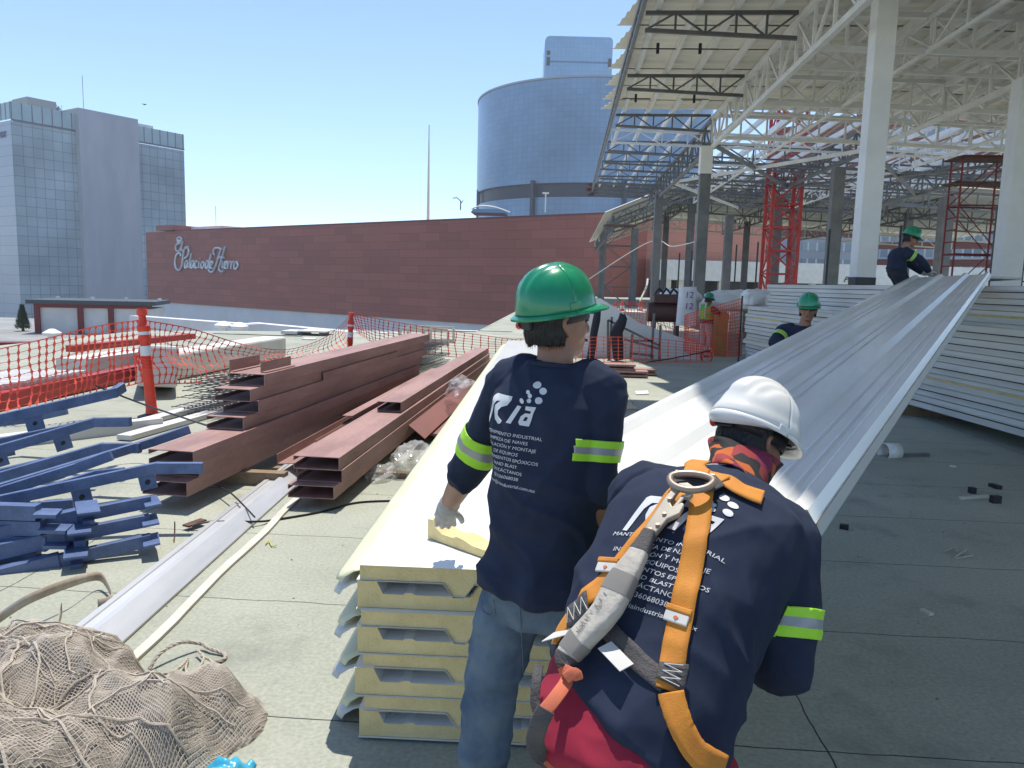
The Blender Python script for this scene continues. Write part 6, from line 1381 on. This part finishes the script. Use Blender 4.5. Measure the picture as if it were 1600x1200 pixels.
q = MB(); hr, hf, hu = i2['hr'], i2['hf'], i2['hu']; top_ = hd2 - hu * .035 - hf * .012; bot = neck2 - sp2 * .015
rings = []
for i in range(9):
    f = i / 8; c = bot.lerp(top_, f); rr = hr.lerp(hr, f); ff = f2_.lerp(hf, f).normalized(); r_ = (.094 - .024 * math.sin(f * 2.4) + .010 * f)
    rings.append([c + rr * math.cos(a) * (r_ + .004 * math.sin(5 * a + 9 * f)) + ff * math.sin(a) * (r_ + .018 * f + .006 * math.sin(4 * a + 7 * f)) for a in [2 * math.pi * k / 40 for k in range(40)]])
q.loft(rings, cap=False); q.build('neckerchief', M['bandana'], p2, smooth=180, solid=.004)
# trim at the collar
q = MB(); q.tube([neck2 - sp2 * .012 + r2_ * math.cos(a) * .090 + f2_ * math.sin(a) * .082 for a in [2 * math.pi * k / 36 for k in range(37)]], .0035, 6); q.build('collar_trim', M['print'], s2)
# --- harness, laid on the shirt
har = thing('fall_harness', 'orange full body harness with grey pads worn by the stooping worker', 'harness', o2)
def strap(name, pxs, wd, m, parent, off=.006, th=.003, n=8, free=None, group=None):
    ctl = []
    for (x, y) in pxs:
        p, nn = hit2(x, y, off); ctl.append(tuple(p))
    pp = [V(p) for p in bez(ctl, n)]; rows = []; pts = []
    for p in pp:
        h = bv2.find_nearest(p); q_ = h[0] + h[1] * off if free is None else p; pts.append((q_, h[1]))
    for i in range(1, len(pts) - 1): pts[i] = (pts[i][0], (pts[i - 1][1] + pts[i][1] + pts[i + 1][1]).normalized())
    q = MB()
    for i, (p, nn) in enumerate(pts):
        d = (pts[min(i + 1, len(pts) - 1)][0] - pts[max(0, i - 1)][0]).normalized(); sdv = d.cross(nn).normalized() * wd / 2; ed = []
        for s_ in (-1, -.5, 0, .5, 1):
            e = p + sdv * s_; hh = bv2.find_nearest(e); dist = (e - hh[0]).dot(hh[1]); ed.append(e + hh[1] * max(0, off * .9 - dist))
        rows.append(ed)
    q.add([p for r in rows for p in r], [(5 * i + j, 5 * i + j + 1, 5 * i + 6 + j, 5 * i + 5 + j) for i in range(len(rows) - 1) for j in range(4)])
    o = q.build(name, m, parent, smooth=60, solid=th)
    # stitching lines
    return o, pts
stR, ptR = strap('back_strap', [(1098, 770), (1090, 830), (1078, 900), (1064, 970), (1052, 1030), (1042, 1080)], .044, M['strap_orange'], har, .009)
stR2, _ = strap('shoulder_strap', [(1075, 742), (1110, 748), (1150, 766), (1190, 782)], .044, M['strap_orange'], har, .008)
stL2, _ = strap('shoulder_strap', [(1130, 760), (1100, 748), (1085, 735), (1096, 728)], .044, M['strap_orange'], har, .012)
stL, ptL = strap('back_strap', [(1062, 772), (1030, 815), (985, 870), (945, 915), (905, 958), (868, 990), (848, 1000)], .044, M['strap_orange'], har, .007)
padp, _ = strap('cross_pad', [(905, 950), (950, 985), (1000, 1035), (1042, 1072)], .036, M['strap_grey'], har, .004)
for pts_, nm2 in (([(1053, 1040), (1044, 1072)], 'stitched_pad'), ([(925, 945), (895, 970)], 'stitched_pad')):
    o_, pt_ = strap(nm2, pts_, .05, M['strap_grey'], har, .014, n=6)
    q = MB(); 
    for i in range(6):
        f = i / 6; a = pt_[0][0].lerp(pt_[-1][0], f); b = pt_[0][0].lerp(pt_[-1][0], f + 1 / 6); nn = pt_[0][1]; d = (b - a).normalized(); sdv = d.cross(nn).normalized() * .016 * (1 if i % 2 else -1)
        q.tube([a + sdv + nn * .0045, b - sdv + nn * .0045], .0008, 4)
    q.build('zigzag_stitch', M['tagw'], o_)
for (x, y) in ((1058, 970), (952, 892)):
    p, nn = hit2(x, y, .013); p2_, _n = hit2(x - 4, y + 12, .013); d = (p2_ - p).normalized(); sdv = d.cross(nn).normalized()
    q = MB(); q.bar(p - sdv * .022, p + sdv * .022, .020, .006, up=nn); o_ = q.build('adjuster_tag', M['tagw'], har, bevel=.002); q = MB(); q.prism([(-.005, 0), (0, -.006), (.005, 0), (0, .003)], p + nn * .0035, sdv, d * -1, nn * .0008); q.build('red_mark', M['coral'], o_)
    q = MB(); q.bar(p - d * .016 - sdv * .024, p - d * .016 + sdv * .024, .012, .010, up=nn); q.build('keeper_loop', M['strap_orange'], har, bevel=.003)
# hip strap of the harness running round the seat
stH, _ = strap('leg_strap', [(1042, 1085), (1050, 1120), (1062, 1150), (1082, 1178), (1115, 1195)], .046, M['strap_orange'], har, .02)
# D ring plate
pD, nD = hit2(1085, 765, .022); dv = (hit2(1062, 850)[0] - hit2(1100, 740)[0]).normalized(); sv = dv.cross(nD).normalized(); 
if sv.dot(r2_) < 0: sv = -sv
def CDp(x, y, h=0): return pD + sv * x + dv * y + nD * h
q = MB(); ringp = [CDp(.043 * math.cos(a), .022 + .040 * math.sin(a) * (1 if math.sin(a) > 0 else .62), .016 + .003 * math.sin(a)) for a in [2 * math.pi * k / 32 for k in range(33)]]
q.tube(ringp, .0075, 10); dr_ = q.build('d_ring', M['ring'], har, smooth=60)
q = MB(); q.tube([CDp(-.040, -.012, .006), CDp(.040, -.012, .006)], .0055, 10); q.build('ring_bar', M['ring'], dr_, smooth=60)
q = MB(); q.prism([(-.05, -.028), (-.012, -.040), (.04, -.028), (.062, .0), (.045, .02), (-.045, .02)], pD - nD * .006, sv, dv, nD * .004); q.build('back_plate', M['strap_grey'], har, bevel=.002)
q = MB(); q.bar(CDp(-.026, -.022, .006), CDp(.026, -.022, .006), .026, .008, up=nD); q.build('ring_keeper', M['strap_orange'], har, bevel=.003)
# lanyard : snap hook, absorber pack, webbing
lan = thing('shock_absorbing_lanyard', 'grey shock absorber pack with steel snap hook hanging from the harness ring', 'lanyard', pD)
h0, n0 = hit2(1068, 782, .03); h1, n1 = hit2(1022, 852, .03); dh = (h1 - h0).normalized(); sh_ = dh.cross(nD).normalized(); Lh = (h1 - h0).length
if sh_.dot(r2_) < 0: sh_ = -sh_
def HK(x, y, z=0): return h0 + sh_ * x * 1.0 + dh * y + nD * z
sc_h = Lh / 100
hk = [(-14, 8), (-10, -4), (2, -10), (16, -6), (21, 6), (20, 14), (11, 16), (10, 6), (2, 1), (-3, 6), (-3, 34), (4, 40), (14, 28), (20, 30), (22, 48), (10, 64), (8, 86), (4, 102), (-10, 102), (-14, 86), (-15, 60), (-16, 30)]
q = MB(); q.prism([(x * sc_h, y * sc_h) for x, y in hk], h0 - nD * .005, sh_, dh, nD * .011); ho = q.build('snap_hook', M['hook'], lan, bevel=.002)
q = MB(); q.bar(HK(.012, Lh * .12, .001), HK(.009, Lh * .48, .001), .008, .006, up=nD); q.build('gate', M['hook'], ho, bevel=.0015)
for (x, y) in ((-.008, .30), (.002, .58), (.004, .8), (-.004, .92)): q = MB(); q.tube([HK(x, Lh * y, .004), HK(x, Lh * y, .009)], .0045, 12); q.build('rivet', M['ring'], ho)
ctl = [hit2(1022, 846, .03)[0], hit2(1012, 880, .036)[0], hit2(985, 920, .036)[0], hit2(950, 975, .036)[0], hit2(925, 1010, .036)[0], hit2(906, 1040, .036)[0], hit2(898, 1058, .034)[0]]
ctl = [c for c in ctl]; wds = [.012, .018, .027, .028, .027, .022, .014]; ths = [.010, .012, .016, .016, .016, .014, .010]
pp = bez([tuple(c) + (w, h_) for c, w, h_ in zip(ctl, wds, ths)], 5); rows = []
for i, q_ in enumerate(pp):
    p = V(q_[:3]); d = (V(pp[min(i + 1, len(pp) - 1)][:3]) - V(pp[max(0, i - 1)][:3])).normalized(); nn = (nD - d * nD.dot(d)).normalized(); sdv = d.cross(nn); rows.append(elring(p, sdv, nn, q_[3] * (1 + .06 * noise.noise(V((i * .7, 0, 0)))), q_[4], 16, 4))
q = MB(); q.loft(rows); pk = q.build('absorber_pack', M['pack'], lan, smooth=50)
for (i0, i1_, m_, gx) in ((9, 12, M['pack_dark'], .0012), (20, 24, M['pack_dark'], .0012), (0, 5, M['strap_grey'], .0016), (25, 30, M['strap_grey'], .002)):
    q = MB(); rr = []
    for i in range(i0, min(i1_, len(pp) - 1) + 1):
        c = V(pp[i][:3]); rr.append([c + (p - c) * (1 + gx * 45) for p in rows[i]])
    q.loft(rr); q.build('pack_sleeve', m_, pk, smooth=50)
dk = (V(pp[20][:3]) - V(pp[10][:3])).normalized(); nk = (nD - dk * nD.dot(dk)).normalized(); sk_ = dk.cross(nk)
if sk_.dot(r2_) < 0: sk_ = -sk_
for tx, ix, sz in (('6ft.', 15, .015), ('310lbs', 18, .015)):
    vs, fs = text_mesh(tx, sz, 0, 0, 0, 'CENTER'); c = V(pp[ix][:3]); MB().add([c - dk * v.x * -1 + sk_ * v.y * 1.0 * -1 + nk * (pp[ix][4] + .0025) for v in vs], fs).build('pack_text', M['pack_dark'], pk, fix=False)
for k in range(7):
    c = V(pp[13][:3]).lerp(V(pp[19][:3]), k / 6); q = MB(); q.bar(c - sk_ * .012 + nk * (pp[15][4] + .0018) - dk * .001, c - sk_ * .003 + nk * (pp[15][4] + .0018), .0012, .0006, up=nk); q.build('print_line', M['pack_dark'], pk)
# white care labels
for (a, b, w) in (((872, 1002), (908, 992), .034), ((955, 1012), (988, 1052), .03)):
    pa, pb_ = hit2(*a, .022)[0], hit2(*b, .024)[0]; q = MB(); q.bar(pa, pb_, w, .0015, up=nD); o_ = q.build('care_label', M['tagw'], har)
# coral webbing with grey sleeve going round to the left thigh
def webbing(name, pts, wd, m, parent):
    pp_ = [V(p) for p in bez([tuple(p) for p in pts], 6)]; rows = []
    for i, p in enumerate(pp_):
        d = (pp_[min(i + 1, len(pp_) - 1)] - pp_[max(0, i - 1)]).normalized(); vdir = (EYE - p).normalized(); nn = (vdir - d * vdir.dot(d)).normalized(); rows.append(elring(p, d.cross(nn), nn, wd / 2, .004, 12, 3.5))
    q = MB(); q.loft(rows); return q.build(name, m, parent, smooth=50)
webbing('webbing', [V(pp[-1][:3]), P(886, 1062, 1.31), P(868, 1090, 1.27), P(850, 1112, 1.25)], .024, M['coral'], lan)
webbing('webbing', [V(pp[-1][:3]) + V((0, -.01, 0)), P(902, 1056, 1.30), P(896, 1052, 1.30), P(884, 1060, 1.30)], .02, M['coral'], lan)
webbing('webbing_sleeve', [P(853, 1108, 1.25), P(843, 1130, 1.245), P(836, 1158, 1.25), P(843, 1178, 1.26), P(858, 1190, 1.28)], .032, M['strap_grey'], lan)
webbing('webbing_sleeve', [P(842, 1040, 1.36), P(838, 1065, 1.33), P(836, 1095, 1.31), P(840, 1112, 1.30)], .018, M['strap_grey'], lan)
webbing('webbing', [P(850, 1185, 1.27), P(870, 1196, 1.29), P(900, 1215, 1.30)], .022, M['coral'], lan)
# --- the smiling worker beyond the carried panel
w3 = P(1263, 483, 8.3); F3 = n_((-.22, -.97, -.06)); R3 = n_((-.97, .22, 0)); b3 = V((w3.x, w3.y, 0))
cfg3 = dict(base=b3, pelvis=b3 + V((.02, .02, .88)), neck=w3 + V((-.035, .015, -.17)), head=w3, face=F3, r_hip=R3, r_sh=n_((-.93, .36, 0)), sw=.2, voxel=.010,
    elR=b3 + V((-.34, -.08, 1.12)), wrR=b3 + V((-.22, -.3, 1.04)), handR=(V((.1, -.1, 0)), (.3, -.2, 1), (0, -.5, 1)), cuffR=.9, elL=b3 + V((.30, -.02, 1.1)), wrL=b3 + V((.3, -.26, 1.05)), handL=(V((.05, -.1, 0)), (.3, -.2, 1), (0, -.5, 1)), cuffL=.9,
    knL=b3 + V((.09, -.02, .47)), anL=b3 + V((.1, .02, .09)), toeL=F3, knR=b3 + V((-.08, -.03, .47)), anR=b3 + V((-.09, 0, .09)), toeR=F3, pant_m=M['dark_pants'], b0=.42, b1=.64)
p3_, s3, sm3, bv3, i3 = person('worker in green helmet facing the camera behind the carried panel', cfg3)
# --- worker standing on the front stack, bending right
w4 = P(1424, 372, 12.2); F4 = n_((.97, -.12, -.35)); R4 = n_((-.12, -.99, 0)); b4 = V((P(1402, 440, 12.2).x, 12.2, 1.30))
cfg4 = dict(base=b4, pelvis=b4 + V((-.02, 0, .74)), neck=w4 + V((-.08, 0, -.16)), head=w4, face=F4, hup=(.3, 0, 1), r_hip=R4, r_sh=R4, sw=.19, voxel=.010, bow=.05,
    elR=b4 + V((.22, -.2, .86)), wrR=b4 + V((.40, -.12, .70)), handR=(V((.1, .02, -.02)), (.2, 0, -1), (0, 1, .2)), cuffR=.85, gloves='LR', elL=b4 + V((.2, .22, .85)), wrL=b4 + V((.42, .12, .68)), handL=(V((.1, 0, -.02)), (.2, 0, -1), (0, -1, .2)), cuffL=.85,
    knL=b4 + V((.12, .1, .42)), anL=b4 + V((-.02, .1, .085)), toeL=(1, 0, 0), knR=b4 + V((.1, -.1, .42)), anR=b4 + V((-.06, -.1, .085)), toeR=(1, 0, 0), pant_m=M['dark_pants'], b0=.30, b1=.52)
person('worker in green helmet bending right on top of the front panel stack', cfg4)
# --- far worker in a lime vest
w5 = P(1108, 468, 19.6); F5 = n_((.75, .5, -.2)); R5 = n_((.55, -.83, 0)); b5 = V((w5.x, 19.6, 0))
M['vest'] = mat('vest_green', (.08, .50, .05, 1), .7)
cfg5 = dict(base=b5, pelvis=b5 + V((-.03, 0, .86)), neck=w5 + V((-.03, 0, -.16)), head=w5, face=F5, r_hip=R5, r_sh=R5, sw=.19, voxel=.013, elR=b5 + V((.2, -.2, 1.08)), wrR=b5 + V((.32, -.08, .98)), handR=(V((.1, .02, -.02)), (.2, 0, -1), (0, 1, .2)), cuffR=.85,
    elL=b5 + V((-.1, .3, 1.08)), wrL=b5 + V((.15, .3, 1.0)), handL=(V((.1, 0, -.02)), (.2, 0, -1), (0, -1, .2)), cuffL=.85, knL=b5 + V((-.06, .1, .45)), anL=b5 + V((-.08, .1, .09)), toeL=F5, knR=b5 + V((.06, -.06, .45)), anR=b5 + V((.06, -.08, .09)), toeR=F5, pant_m=M['grey_pants'], bands=False)
p5_, s5, sm5, bv5, i5 = person('far worker in lime vest and green helmet by the grey column', cfg5)
bm = bmesh.new(); bm.from_mesh(sm5); ax5 = i5['neck'] - i5['pel']
bmesh.ops.delete(bm, geom=[f for f in bm.faces if abs((f.calc_center_median() - i5['pel']).dot(i5['r1'])) > .19 or (f.calc_center_median().z < b5.z + .9)], context='FACES'); bm.normal_update()
ns = {v: v.normal.copy() for v in bm.verts}
for v in bm.verts: v.co += ns[v] * .008
me = bpy.data.meshes.new('vest'); bm.to_mesh(me); bm.free(); link_mesh('vest', me, M['vest'], s5)
for s_ in (-1, 1): MB().bar(i5['pel'] + i5['r1'] * s_ * .1 - i5['f1'] * .155 + UP * .1, i5['pel'] + i5['r1'] * s_ * .1 - i5['f1'] * .150 + UP * .45, .05, .01, up=i5['f1']).build('reflective_strip', M['silver'], s5)

hz = MB().box((-905, -65, -24), (905, 905, 112)).build('haze', bpy.data.materials.new('haze_air'), loc=(0, 0, -24)); tag(hz, kind='stuff')
hm_ = hz.data.materials[0]; hm_.use_nodes = True; nt = hm_.node_tree; nt.nodes.clear(); ho_ = nt.nodes.new('ShaderNodeOutputMaterial'); pv = nt.nodes.new('ShaderNodeVolumePrincipled')
pv.inputs['Color'].default_value = (.86, .92, 1, 1); pv.inputs['Density'].default_value = .0004; pv.inputs['Anisotropy'].default_value = .2; nt.links.new(pv.outputs[0], ho_.inputs['Volume'])
for m_ in bpy.data.materials:
    if 'cout' in m_: del m_['cout']
